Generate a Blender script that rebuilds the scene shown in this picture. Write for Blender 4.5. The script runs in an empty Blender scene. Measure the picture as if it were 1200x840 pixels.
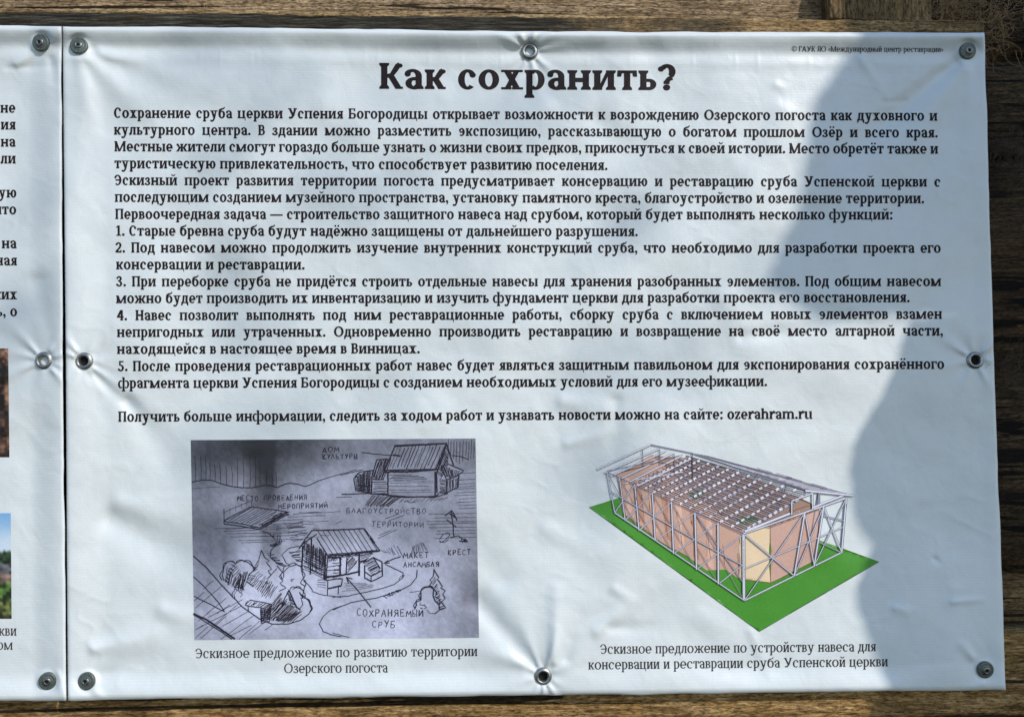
import bpy, math, random
import numpy as np
from mathutils import Vector, Matrix, Euler, noise
from mathutils.geometry import delaunay_2d_cdt

SC = bpy.context.scene
COL = SC.collection
random.seed(7)
RNG = np.random.default_rng(11)

# ------------------------------------------------------------------ camera
CAM_POS = Vector((0.49529813, -0.99902116, -0.41237064))
CAM_ROT = Euler((math.pi/2 + 0.02378981, 0.00790273, -0.02175858), 'XYZ')
FPX = 1000.0                                   # focal length for a 1200 px wide frame
cd = bpy.data.cameras.new('camera')
cd.sensor_width = 36.0
cd.sensor_fit = 'HORIZONTAL'
cd.lens = 36.0*FPX/1200.0
cd.clip_start = 0.02
cd.clip_end = 500
cam = bpy.data.objects.new('camera', cd)
COL.objects.link(cam)
cam.location = CAM_POS
cam.rotation_euler = CAM_ROT
SC.camera = cam

# ------------------------------------------------------------------ light
SUN = Vector((0.55, -0.62, 0.56)).normalized()          # towards the sun
SUN_EL = math.asin(SUN.z)
SUN_AZ = math.atan2(SUN.x, SUN.y)
w = bpy.data.worlds.new('World')
SC.world = w
w.use_nodes = True
nt = w.node_tree
nt.nodes.clear()
sky = nt.nodes.new('ShaderNodeTexSky')
sky.sky_type = 'NISHITA'
sky.sun_disc = False
sky.sun_elevation = SUN_EL
sky.sun_rotation = SUN_AZ
sky.ozone_density = 3.0
sky.dust_density = 0.3
bg = nt.nodes.new('ShaderNodeBackground')
bg.inputs['Strength'].default_value = 0.15
wo = nt.nodes.new('ShaderNodeOutputWorld')
nt.links.new(sky.outputs[0], bg.inputs['Color'])
nt.links.new(bg.outputs[0], wo.inputs['Surface'])
sl = bpy.data.lights.new('sun', 'SUN')
sl.energy = 2.35
sl.angle = math.radians(0.5)
sl.color = (1.0, 0.91, 0.83)
so = bpy.data.objects.new('sun', sl)
COL.objects.link(so)
so.rotation_euler = (-SUN).to_track_quat('-Z', 'Y').to_euler()
so.location = SUN*8
SC.view_settings.view_transform = 'Standard'
SC.view_settings.look = 'None'
SC.view_settings.exposure = 0.22
SC.view_settings.gamma = 1.0

# ------------------------------------------------------------------ helpers
_R = np.array(CAM_ROT.to_matrix())
_C = np.array(CAM_POS)

def W3(px, py, h):
    """point of the banner's plane under a photo point, h millimetres proud of it -> world xyz (n,3)"""
    px = np.asarray(px, float); py = np.asarray(py, float)
    h = np.broadcast_to(np.asarray(h, float), px.shape)
    d = np.stack([(px-600)/FPX, (420-py)/FPX, -np.ones_like(px)], -1) @ _R.T
    t = (-h/1000.0 - _C[1])/d[..., 1]
    return _C + d*t[..., None]

def mesh_obj(name, verts, faces, mat=None, parent=None, smooth=False):
    me = bpy.data.meshes.new(name)
    me.from_pydata([tuple(v) for v in verts], [], [tuple(int(i) for i in f) for f in faces])
    if mat: me.materials.append(mat)
    if smooth: me.polygons.foreach_set('use_smooth', [True]*len(me.polygons))
    me.update()
    o = bpy.data.objects.new(name, me)
    COL.objects.link(o)
    if parent: o.parent = parent
    return o

def tri_obj(name, verts, tris, mat, parent=None, smooth=True):
    """fast mesh from numpy arrays of triangles"""
    me = bpy.data.meshes.new(name)
    n = len(tris)
    me.vertices.add(len(verts))
    me.vertices.foreach_set('co', np.asarray(verts, np.float32).ravel())
    k = np.asarray(tris).shape[1]
    me.loops.add(n*k)
    me.loops.foreach_set('vertex_index', np.asarray(tris, np.int32).ravel())
    me.polygons.add(n)
    me.polygons.foreach_set('loop_start', np.arange(0, n*k, k, dtype=np.int32))
    me.polygons.foreach_set('loop_total', np.full(n, k, np.int32))
    me.update(calc_edges=True)
    me.validate()
    if mat: me.materials.append(mat)
    if smooth: me.polygons.foreach_set('use_smooth', np.ones(len(me.polygons), bool))
    o = bpy.data.objects.new(name, me)
    COL.objects.link(o)
    if parent: o.parent = parent
    return o

def empty(name, loc, label=None, cat=None, group=None):
    o = bpy.data.objects.new(name, None)
    o.empty_display_size = 0.02
    COL.objects.link(o)
    o.location = loc
    tag(o, label, cat, group)
    return o

def tag(o, label=None, cat=None, group=None, kind=None):
    if label: o['label'] = label
    if cat: o['category'] = cat
    if group: o['group'] = group
    if kind: o['kind'] = kind
    return o

def under(o, root):
    """parent without moving"""
    o.parent = root
    o.matrix_parent_inverse = Matrix.Translation(root.location).inverted()

def lathe(prof, n=40):
    """profile [(r, h)] turned round the local -Y axis; returns verts, faces"""
    V, F = [], []
    for r, h in prof:
        for k in range(n):
            a = 2*math.pi*k/n
            V.append((r*math.cos(a), -h, r*math.sin(a)))
    for i in range(len(prof)-1):
        for k in range(n):
            a, b = i*n+k, i*n+(k+1) % n
            F.append((a, b, b+n, a+n))
    return V, F

# ------------------------------------------------------------------ materials
def mat(name, col, rough=0.5, spec=0.5, metal=0.0):
    m = bpy.data.materials.new(name)
    m.use_nodes = True
    b = m.node_tree.nodes['Principled BSDF']
    b.inputs['Base Color'].default_value = (*col, 1)
    b.inputs['Roughness'].default_value = rough
    b.inputs['Specular IOR Level'].default_value = spec
    b.inputs['Metallic'].default_value = metal
    return m, m.node_tree, b

def N(t, kind, **kw):
    n = t.nodes.new(kind)
    for k, v in kw.items():
        if k in n.inputs.keys(): n.inputs[k].default_value = v
        else: setattr(n, k, v)
    return n

def ramp(t, fac, stops):
    r = t.nodes.new('ShaderNodeValToRGB')
    el = r.color_ramp.elements
    while len(el) < len(stops): el.new(0.5)
    for e, (p, c) in zip(el, stops):
        e.position = p
        e.color = (*c, 1) if len(c) == 3 else c
    t.links.new(fac, r.inputs['Fac'])
    return r.outputs['Color']

def mapping(t, scale, rot=(0, 0, 0), loc=(0, 0, 0)):
    tc = t.nodes.new('ShaderNodeTexCoord')
    mp = t.nodes.new('ShaderNodeMapping')
    mp.inputs['Scale'].default_value = scale
    mp.inputs['Rotation'].default_value = rot
    mp.inputs['Location'].default_value = loc
    t.links.new(tc.outputs['Object'], mp.inputs['Vector'])
    return mp.outputs['Vector']

def vinyl():
    m, t, b = mat('vinyl', (0.8, 0.8, 0.8), 0.42, 0.45)
    v = mapping(t, (1, 1, 1))
    n1 = N(t, 'ShaderNodeTexNoise', Scale=7.0, Detail=6.0, Roughness=0.6)
    t.links.new(v, n1.inputs['Vector'])
    n2 = N(t, 'ShaderNodeTexNoise', Scale=60.0, Detail=5.0, Roughness=0.65)
    t.links.new(v, n2.inputs['Vector'])
    mx = N(t, 'ShaderNodeMix', data_type='RGBA')
    mx.inputs['Factor'].default_value = 0.35
    t.links.new(ramp(t, n1.outputs['Fac'], [(0.3, (0.685, 0.75, 0.755)), (0.7, (0.74, 0.80, 0.80))]), mx.inputs[6])
    t.links.new(ramp(t, n2.outputs['Fac'], [(0.35, (0.67, 0.735, 0.74)), (0.7, (0.75, 0.805, 0.805))]), mx.inputs[7])
    # grubby specks and a few smudges
    n3 = N(t, 'ShaderNodeTexNoise', Scale=26.0, Detail=9.0, Roughness=0.72)
    t.links.new(v, n3.inputs['Vector'])
    mx2 = N(t, 'ShaderNodeMix', data_type='RGBA')
    t.links.new(ramp(t, n3.outputs['Fac'], [(0.6, (0, 0, 0)), (0.78, (0.6, 0.6, 0.6))]), mx2.inputs['Factor'])
    t.links.new(mx.outputs[2], mx2.inputs[6])
    mx2.inputs[7].default_value = (0.62, 0.61, 0.585, 1)
    t.links.new(mx2.outputs[2], b.inputs['Base Color'])
    # the weave of the cloth shows through the coating
    wv = N(t, 'ShaderNodeTexWave', wave_type='BANDS', bands_direction='Z', Scale=95.0, Distortion=0.6, Detail=1.0)
    t.links.new(v, wv.inputs['Vector'])
    wx = N(t, 'ShaderNodeTexWave', wave_type='BANDS', bands_direction='X', Scale=95.0, Distortion=0.6, Detail=1.0)
    t.links.new(v, wx.inputs['Vector'])
    ad = N(t, 'ShaderNodeMath', operation='ADD')
    sx = N(t, 'ShaderNodeMath', operation='MULTIPLY')
    sx.inputs[1].default_value = 0.35
    t.links.new(wx.outputs['Fac'], sx.inputs[0])
    t.links.new(wv.outputs['Fac'], ad.inputs[0]); t.links.new(sx.outputs[0], ad.inputs[1])
    b1 = N(t, 'ShaderNodeBump', Strength=0.05, Distance=0.0006)
    t.links.new(ad.outputs[0], b1.inputs['Height'])
    n4 = N(t, 'ShaderNodeTexNoise', Scale=38.0, Detail=5.0, Roughness=0.55, Distortion=0.4)
    t.links.new(v, n4.inputs['Vector'])
    b2 = N(t, 'ShaderNodeBump', Strength=0.16, Distance=0.006)
    t.links.new(n4.outputs['Fac'], b2.inputs['Height'])
    t.links.new(b1.outputs['Normal'], b2.inputs['Normal'])
    t.links.new(b2.outputs['Normal'], b.inputs['Normal'])
    return m

def ink(name, col, rough=0.45):
    m, t, b = mat(name, col, rough, 0.2)
    v = mapping(t, (1, 1, 1))
    n = N(t, 'ShaderNodeTexNoise', Scale=160.0, Detail=3.0, Roughness=0.6)
    t.links.new(v, n.inputs['Vector'])
    lo = tuple(c*0.75 for c in col); hi = tuple(min(1, c*1.3+0.004) for c in col)
    t.links.new(ramp(t, n.outputs['Fac'], [(0.3, lo), (0.7, hi)]), b.inputs['Base Color'])
    return m

def print_mat(name, grain=0.12):
    """ink whose colours are in the mesh's colour attribute, with a little print grain"""
    m, t, b = mat(name, (0.5, 0.5, 0.5), 0.45, 0.4)
    at = N(t, 'ShaderNodeVertexColor', layer_name='ink')
    v = mapping(t, (1, 1, 1))
    n = N(t, 'ShaderNodeTexNoise', Scale=520.0, Detail=2.0, Roughness=0.6)
    t.links.new(v, n.inputs['Vector'])
    mx = N(t, 'ShaderNodeMix', data_type='RGBA', blend_type='OVERLAY')
    mx.inputs['Factor'].default_value = grain
    t.links.new(at.outputs['Color'], mx.inputs[6])
    t.links.new(n.outputs['Fac'], mx.inputs[7])
    t.links.new(mx.outputs[2], b.inputs['Base Color'])
    return m

def wood(name, dark, mid, light, along='X', scale=1.0, dark_tint=None, bump=0.5, rough=0.85, cracks=True, grain=0.05, speckle=0.75):
    """old sawn or hewn timber; grain runs along the given axis"""
    m, t, b = mat(name, mid, rough, 0.25)
    st = grain
    sc = {'X': (st, 1, 1), 'Y': (1, st, 1), 'Z': (1, 1, st)}[along]
    v = mapping(t, tuple(s*scale for s in sc), loc=(random.random()*3, random.random()*3, random.random()*3))
    n1 = N(t, 'ShaderNodeTexNoise', Scale=300.0, Detail=9.0, Roughness=0.78, Distortion=0.5)
    t.links.new(v, n1.inputs['Vector'])
    c1 = ramp(t, n1.outputs['Fac'], [(0.36, dark), (0.5, mid), (0.63, light)])
    vf = mapping(t, tuple(scale*(0.3 if q < 1 else 1) for q in sc))
    nf = N(t, 'ShaderNodeTexNoise', Scale=520.0, Detail=4.0, Roughness=0.7)
    t.links.new(vf, nf.inputs['Vector'])
    mf_ = N(t, 'ShaderNodeMix', data_type='RGBA', blend_type='MULTIPLY')
    mf_.inputs['Factor'].default_value = speckle
    t.links.new(c1, mf_.inputs[6])
    t.links.new(ramp(t, nf.outputs['Fac'], [(0.38, (0.12, 0.1, 0.08)), (0.48, (0.9, 0.87, 0.82)), (0.62, (1.65, 1.6, 1.5))]), mf_.inputs[7])
    c1 = mf_.outputs[2]
    v2 = mapping(t, (scale, scale, scale))
    n2 = N(t, 'ShaderNodeTexNoise', Scale=14.0, Detail=7.0, Roughness=0.65)
    t.links.new(v2, n2.inputs['Vector'])
    mx = N(t, 'ShaderNodeMix', data_type='RGBA', blend_type='MULTIPLY')
    mx.inputs['Factor'].default_value = 0.85
    t.links.new(c1, mx.inputs[6])
    t.links.new(ramp(t, n2.outputs['Fac'], [(0.3, (0.45, 0.42, 0.4)), (0.65, (1.15, 1.1, 1.05))]), mx.inputs[7])
    out = mx.outputs[2]
    if dark_tint:
        col, nodes_fac = dark_tint
        mf = nodes_fac(t)
        m3 = N(t, 'ShaderNodeMix', data_type='RGBA')
        t.links.new(mf, m3.inputs['Factor'])
        t.links.new(out, m3.inputs[6])
        n5 = N(t, 'ShaderNodeTexNoise', Scale=420.0, Detail=7.0, Roughness=0.75)
        t.links.new(v, n5.inputs['Vector'])
        t.links.new(ramp(t, n5.outputs['Fac'], [(0.38, tuple(c*0.15 for c in col)), (0.52, col), (0.68, tuple(c*4.5 for c in col))]), m3.inputs[7])
        out = m3.outputs[2]
    hm = N(t, 'ShaderNodeMath', operation='MULTIPLY_ADD')
    hm.inputs[1].default_value = 0.6
    t.links.new(nf.outputs['Fac'], hm.inputs[0]); t.links.new(n1.outputs['Fac'], hm.inputs[2])
    hsrc = hm.outputs[0]
    if cracks:
        v4 = mapping(t, tuple(s*scale for s in {'X': (0.02, 1, 1), 'Y': (1, 0.02, 1), 'Z': (1, 1, 0.02)}[along]), loc=(random.random()*5, 1, random.random()*5))
        n6 = N(t, 'ShaderNodeTexNoise', Scale=75.0, Detail=3.0, Roughness=0.5, Distortion=1.0)
        t.links.new(v4, n6.inputs['Vector'])
        cr = ramp(t, n6.outputs['Fac'], [(0.405, (0.02, 0.015, 0.01)), (0.425, (1, 1, 1))])
        m4 = N(t, 'ShaderNodeMix', data_type='RGBA', blend_type='MULTIPLY')
        m4.inputs['Factor'].default_value = 0.9
        t.links.new(out, m4.inputs[6]); t.links.new(cr, m4.inputs[7])
        out = m4.outputs[2]
        b0 = N(t, 'ShaderNodeBump', Strength=0.9, Distance=0.004)
        t.links.new(cr, b0.inputs['Height'])
    t.links.new(out, b.inputs['Base Color'])
    b1 = N(t, 'ShaderNodeBump', Strength=bump, Distance=0.004)
    t.links.new(hsrc, b1.inputs['Height'])
    if cracks: t.links.new(b0.outputs['Normal'], b1.inputs['Normal'])
    t.links.new(b1.outputs['Normal'], b.inputs['Normal'])
    return m

def metal(name, col, rough, metalness=0.9):
    m, t, b = mat(name, col, rough, 0.5, metalness)
    v = mapping(t, (1, 1, 1))
    n = N(t, 'ShaderNodeTexNoise', Scale=420.0, Detail=6.0, Roughness=0.7)
    t.links.new(v, n.inputs['Vector'])
    t.links.new(ramp(t, n.outputs['Fac'], [(0.3, tuple(c*0.55 for c in col)), (0.65, tuple(min(1, c*1.2) for c in col))]), b.inputs['Base Color'])
    b1 = N(t, 'ShaderNodeBump', Strength=0.15, Distance=0.0008)
    t.links.new(n.outputs['Fac'], b1.inputs['Height'])
    t.links.new(b1.outputs['Normal'], b.inputs['Normal'])
    return m

VINYL = vinyl()
INK = ink('black_ink', (0.014, 0.008, 0.009), 0.6)
INK_SOFT = ink('grey_ink', (0.04, 0.034, 0.037))
PEN = ink('pen_ink', (0.022, 0.018, 0.034))
PRINT = print_mat('printed_picture', 0.2)
STEEL = metal('zinc_steel', (0.36, 0.375, 0.365), 0.42)
WASHER = metal('grey_washer', (0.13, 0.155, 0.14), 0.5, 0.5)
SCREWHEAD = metal('screw_steel', (0.22, 0.235, 0.215), 0.38)
HOLE_SHADE = mat('recess_shade', (0.012, 0.012, 0.01), 0.8, 0.2)[0]  # near-black colour standing in for the shade inside small holes
# ------------------------------------------------------------------ the banner's relief (photo units, about a millimetre each)
TOP = ([-60, 70, 75, 150, 300, 450, 600, 750, 900, 1150, 1200], [29.5, 31, 31.3, 31.6, 33, 34.8, 37, 37.6, 38, 38.6, 38.7])
BOT = ([-60, 79, 130, 400, 620, 800, 1178, 1200], [821.2, 820.6, 819.3, 817, 814.3, 812.6, 807.8, 807.5])
RIGHT = ([30, 38, 145, 210, 420, 630, 808, 830], [1153.3, 1153.7, 1157, 1158.5, 1164.8, 1172, 1178, 1179])
LEFT = ([30, 150, 422, 700, 820], [73.4, 74.6, 77.2, 78.8, 79.6])
EDGE2 = ([30, 150, 422, 700, 820], [71.9, 72.4, 73.7, 76.3, 77.8])       # right edge of the neighbour banner
GROMMETS = [(620.5, 60.5), (98.5, 423), (1142.5, 422), (636.5, 792)]
GROMMET2 = (51.5, 422.5)

def smooth(a, b, x):
    t = np.clip((x-a)/(b-a), 0, 1)
    return t*t*(3-2*t)

def seg_ridge(x, y, x0, y0, x1, y1, w0, w1, amp, skew=0.0):
    """a soft ridge (amp > 0) or trough along a segment, its width going from w0 to w1"""
    dx, dy = x1-x0, y1-y0
    L = math.hypot(dx, dy)
    s = ((x-x0)*dx+(y-y0)*dy)/(L*L)
    d = ((x-x0)*-dy+(y-y0)*dx)/L
    sc = np.clip(s, 0, 1)
    wd = w0+(w1-w0)*sc
    over = np.maximum(np.maximum(-s, s-1), 0)*L
    g = np.exp(-(d/wd)**2 - (over/(0.6*wd+2))**2)
    return amp*g*(1-0.55*sc)

def vnoise(x, y, scale, seed):
    """smooth value noise on arrays"""
    r = np.random.default_rng(seed)
    tab = r.random((64, 64))*2-1
    u, v = x/scale+13.7, y/scale+5.3
    i, j = np.floor(u).astype(int), np.floor(v).astype(int)
    fu, fv = u-i, v-j
    fu = fu*fu*fu*(fu*(fu*6-15)+10); fv = fv*fv*fv*(fv*(fv*6-15)+10)
    a = tab[i % 64, j % 64]; b = tab[(i+1) % 64, j % 64]; c = tab[i % 64, (j+1) % 64]; d = tab[(i+1) % 64, (j+1) % 64]
    return (a*(1-fu)+b*fu)*(1-fv)+(c*(1-fu)+d*fu)*fv

FOLDS = {   # per eyelet: (screen angle from +x clockwise, half width in degrees, amp, length)
    0: [(-150, 9, 2.0, 60), (-118, 9, 2.6, 26), (-75, 8, 2.4, 24), (-40, 10, 2.4, 30), (-8, 9, 1.6, 55), (42, 9, 2.2, 40), (78, 9, 2.8, 45), (112, 8, 2.0, 40), (150, 12, 1.6, 60)],
    1: [(-128, 9, 3.2, 34), (-155, 9, 3.0, 18), (-60, 16, 1.6, 40), (38, 9, 2.6, 80), (58, 9, 1.6, 40), (0, 15, 1.2, 60), (120, 14, 1.2, 40)],
    2: [(-145, 10, 2.8, 42), (-45, 8, 2.8, 30), (-100, 14, 1.4, 30), (0, 10, 2.0, 20), (60, 10, 2.2, 30), (115, 12, 2.0, 50), (170, 14, 1.6, 40)],
    3: [(-150, 10, 2.6, 34), (-112, 8, 2.4, 70), (-70, 8, 2.8, 90), (-25, 10, 1.8, 30), (25, 14, 1.4, 40), (58, 8, 3.0, 24), (88, 7, 3.0, 20), (118, 8, 2.4, 22), (165, 14, 1.4, 40)],
    4: [(-132, 9, 3.4, 60), (-60, 10, 2.4, 34), (-20, 7, 2.4, 22), (48, 9, 3.2, 34), (18, 8, 1.8, 20), (100, 16, 1.4, 50), (158, 10, 2.6, 60), (-165, 10, 1.8, 60)]}
RIDGES = [   # x0 y0 x1 y1 w0 w1 amp: drapes, creases and dents one can see in the photograph
    (100, 66, 190, 150, 7, 26, 3.2), (118, 62, 330, 120, 6, 30, 2.2), (92, 70, 118, 190, 7, 20, 2.4),
    (1120, 74, 960, 205, 6, 22, -3.4), (1132, 76, 1010, 260, 7, 30, 2.6), (1135, 84, 1140, 190, 7, 14, 1.6),
    (150, 470, 215, 560, 9, 26, -3.0), (112, 440, 155, 478, 6, 9, -2.2), (560, 705, 625, 778, 16, 9, -4.5), (590, 680, 560, 640, 14, 24, -1.8),
    (649, 775, 652, 690, 5, 10, 2.6), (664, 772, 676, 720, 6, 12, -1.6), (612, 778, 560, 760, 6, 12, 1.6),
    (130, 607, 230, 660, 16, 26, -3.4), (140, 590, 230, 615, 12, 22, 2.2), (110, 760, 180, 745, 7, 16, 2.6), (190, 715, 260, 735, 10, 20, 2.2), (118, 790, 190, 770, 8, 18, -1.6),
    (700, 740, 760, 690, 7, 12, 1.7), (715, 735, 770, 735, 6, 10, -1.4), (720, 690, 740, 703, 6, 8, 1.3), (640, 620, 720, 660, 10, 18, 1.2),
    (660, 470, 720, 480, 10, 16, 2.2), (722, 470, 718, 560, 8, 16, -2.0), (665, 520, 735, 500, 6, 10, 1.3), (250, 250, 330, 330, 26, 36, 1.6),
    (380, 125, 470, 175, 18, 30, 1.8), (640, 125, 560, 190, 14, 26, 1.4), (700, 140, 800, 230, 16, 30, -1.6), (330, 60, 300, 180, 16, 26, 1.4),
    (920, 130, 870, 230, 16, 24, 1.8), (910, 100, 918, 104, 5, 6, 0.9), (760, 60, 790, 130, 16, 22, -1.4), (850, 350, 900, 430, 16, 24, 2.0), (870, 395, 960, 385, 8, 12, -1.6),
    (1010, 70, 1030, 100, 5, 6, 1.2), (955, 340, 1040, 370, 10, 16, 1.4), (1096, 655, 1100, 659, 3, 3, -1.6), (1050, 712, 1062, 716, 5, 5, 1.6),
    (1117, 705, 1150, 702, 3, 4, 1.3), (1140, 770, 1128, 755, 4, 6, 2.0), (1150, 800, 1140, 808, 4, 6, 1.8), (1120, 690, 1110, 780, 10, 16, 0.8),
    (1035, 120, 1062, 118, 3, 3, -0.6), (20, 75, 66, 40, 6, 7, 2.2), (60, 70, 66, 120, 5, 10, -2.0), (10, 80, 60, 78, 4, 4, -0.8), (45, 330, 60, 400, 14, 8, -2.4), (68, 790, 74, 812, 4, 5, 1.6), (108, 806, 118, 815, 4, 5, 1.6),
    (300, 540, 330, 660, 16, 22, -1.8), (480, 620, 540, 660, 14, 20, 1.2), (820, 720, 900, 770, 12, 20, 1.0), (880, 740, 900, 790, 5, 8, 1.0)]

def CALM(x, y):
    """the cloth lies smoother across the middle of the pictures"""
    return 1-0.9*np.exp(-((x-860)/150)**4-((y-625)/95)**4)-0.6*np.exp(-((x-392)/160)**4-((y-632)/110)**4)

def relief(x, y, which):
    """height of the cloth in millimetres towards the viewer"""
    ty = y-np.interp(x, *TOP)
    by = np.interp(x, *BOT)-y
    h = 10.0*(1-smooth(1.5, 29, ty)) - 3.2*(1-smooth(0, 3.2, ty))          # top hem leans out, its lip rolls back
    h += 1.1*(1-smooth(36, 48, ty))*smooth(20, 36, ty)
    h += 5.0*(1-smooth(4, 34, by)) - 3.0*(1-smooth(0, 4.0, by))
    if which == 0:
        lx = x-np.interp(y, *LEFT); rx = np.interp(y, *RIGHT)-x
        h += 7.0*(1-smooth(0, 52, lx)) - 1.5*(1-smooth(0, 2.5, lx))
        h += 1.6*(1-smooth(0, 24, rx)) - 1.6*(1-smooth(0, 2.5, rx))
    else:
        rx = np.interp(y, *EDGE2)-x
        h += 8.0*(1-smooth(1.5, 40, rx)) - 1.5*(1-smooth(0, 2, rx))
    gs = list(enumerate(GROMMETS)) if which == 0 else [(4, GROMMET2)]
    for k, (gx, gy) in gs:
        dx, dy = x-gx, y-gy
        r = np.hypot(dx, dy)+1e-6
        ang = np.degrees(np.arctan2(dy, dx))
        f = np.zeros_like(x)
        for a, wd, amp, ln in FOLDS[k]:
            da = (ang-a+180) % 360-180
            f += 1.4*amp*np.exp(-(da/wd)**2)*np.exp(-np.maximum(r-12, 0)/ln*1.5)
        h += f*smooth(7, 14, r)*np.clip(1-r/200, 0, 1)
        h -= 3.0*np.exp(-(r/24)**2)
    for sx, sy in SCREWS:
        r2 = (x-sx)**2+(y-sy)**2
        h -= 2.2*np.exp(-r2/26**2)
    flat = []
    for a in RIDGES:
        m = seg_ridge(x, y, *a)
        h += 1.45*m if (which == 0) == (a[0] > 76) else 0
    env = smooth(0, 30, ty)*smooth(0, 30, by)
    h += env*(3.4*vnoise(x, y*0.55, 120, 1)+2.2*vnoise(x+0.4*y, y-0.3*x, 74, 2)+0.8*vnoise(x, y, 38, 3)+0.3*np.abs(vnoise(x-0.5*y, y+0.6*x, 27, 4)))
    h += 0.12*vnoise(x*1.0, y*1.0, 12, 5)
    # crisp little crinkles here and there
    cr = np.clip(vnoise(x, y, 90, 61)-0.05, 0, 1)
    h += env*cr*CALM(x, y)*0.6*(1-np.abs(vnoise(x+0.6*y, y-0.4*x, 31, 62)))**5
    h += env*np.clip(vnoise(x, y, 110, 63)-0.1, 0, 1)*CALM(x, y)*0.5*(1-np.abs(vnoise(x-0.7*y, 0.8*y+0.3*x, 44, 64)))**6
    # small welding ticks along the hem
    for tx in WELDS:
        h += 0.45*np.exp(-((x-tx)/1.3)**2)*np.exp(-((ty-34)/11)**2)
    h += 0.25*np.exp(-((ty-46)/1.6)**2)*(0.5+0.5*vnoise(x, y*0, 60, 8))
    # screws and eyelets clamp the cloth flat under their rims
    for (sx, sy), rad in [(p, 12.5) for p in SCREWS]+[(p[1], 11.5) for p in gs]:
        r = np.hypot(x-sx, y-sy)
        m = r < rad+1
        if m.any():
            wgt = np.exp(-(r/rad)**6)
            h = h*(1-wgt)+wgt*h[m].mean()
    return h

SCREWS = [(48, 50.5), (92.5, 54), (1134, 60), (101.5, 797.5), (56, 797.5), (1154.5, 784.5)]
WELDS = [235, 258, 294, 302, 428, 443, 503, 541, 587, 688, 738, 812, 862, 888, 948, 1010]

class Sheet:
    def __init__(s, which, nx, ny):
        s.which = which; s.nx, s.ny = nx, ny
        u = np.linspace(0, 1, nx); v = np.linspace(0, 1, ny)
        U, V = np.meshgrid(u, v, indexing='ij')
        # edges first, then the interior between them
        Y0 = 30+V*790
        if which == 0:
            xl, xr = np.interp(Y0, *LEFT), np.interp(Y0, *RIGHT)
        else:
            xl, xr = np.full_like(Y0, -460.0), np.interp(Y0, *EDGE2)
        X = xl+(xr-xl)*U
        Y = np.interp(X, *TOP)*(1-V)+np.interp(X, *BOT)*V
        # the cut edges are never ruler straight
        wv = 0.7*vnoise(X, X*0, 46, 71)+0.35*vnoise(X, X*0, 17, 72)
        Y = Y+wv*((1-smooth(0, 0.03, V))+smooth(0.97, 1, V))
        X = X+(0.5*vnoise(Y, Y*0, 40, 73)+0.25*vnoise(Y, Y*0, 15, 74))*(smooth(0.98, 1, U) if which == 0 else smooth(0.97, 1, U))
        s.X, s.Y = X, Y
        s.H = relief(X, Y, which)
        s.base = 0.0
    def height(s, x, y):
        """cloth height under photo points, read off the built grid"""
        x = np.asarray(x, float); y = np.asarray(y, float)
        t, b = np.interp(x, *TOP), np.interp(x, *BOT)
        v = np.clip((y-t)/(b-t), 0, 0.99999)
        y0 = 30+v*790
        if s.which == 0: xl, xr = np.interp(y0, *LEFT), np.interp(y0, *RIGHT)
        else: xl, xr = np.full_like(y0, -460.0), np.interp(y0, *EDGE2)
        u = np.clip((x-xl)/(xr-xl), 0, 0.99999)
        fi, fj = u*(s.nx-1), v*(s.ny-1)
        i, j = fi.astype(int), fj.astype(int)
        a, b2 = fi-i, fj-j
        H = s.H
        return (H[i, j]*(1-a)+H[i+1, j]*a)*(1-b2)+(H[i, j+1]*(1-a)+H[i+1, j+1]*a)*b2
    def on(s, x, y, lift):
        return W3(x, y, s.height(x, y)+lift)
    def build(s, root, holes):
        nx, ny = s.nx, s.ny
        F = W3(s.X, s.Y, s.H).reshape(-1, 3)
        B = W3(s.X, s.Y, s.H-0.7).reshape(-1, 3)
        idx = np.arange(nx*ny).reshape(nx, ny)
        q = np.stack([idx[:-1, :-1], idx[:-1, 1:], idx[1:, 1:], idx[1:, :-1]], -1).reshape(-1, 4)
        cx = (s.X[:-1, :-1]+s.X[1:, 1:]).ravel()/2; cy = (s.Y[:-1, :-1]+s.Y[1:, 1:]).ravel()/2
        keep = np.ones(len(q), bool)
        for gx, gy in holes: keep &= np.hypot(cx-gx, cy-gy) > 7.6
        q = q[keep]
        n = nx*ny
        rim = []
        for line in (idx[0, :], idx[-1, ::-1], idx[::-1, 0], idx[:, -1]):
            a, b = line[:-1], line[1:]
            rim.append(np.stack([a, a+n, b+n, b], -1))
        faces = np.concatenate([q, q[:, ::-1]+n]+rim)
        o = tri_obj('vinyl_sheet', np.concatenate([F, B]), faces, VINYL)
        under(o, root)
        return o
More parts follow.
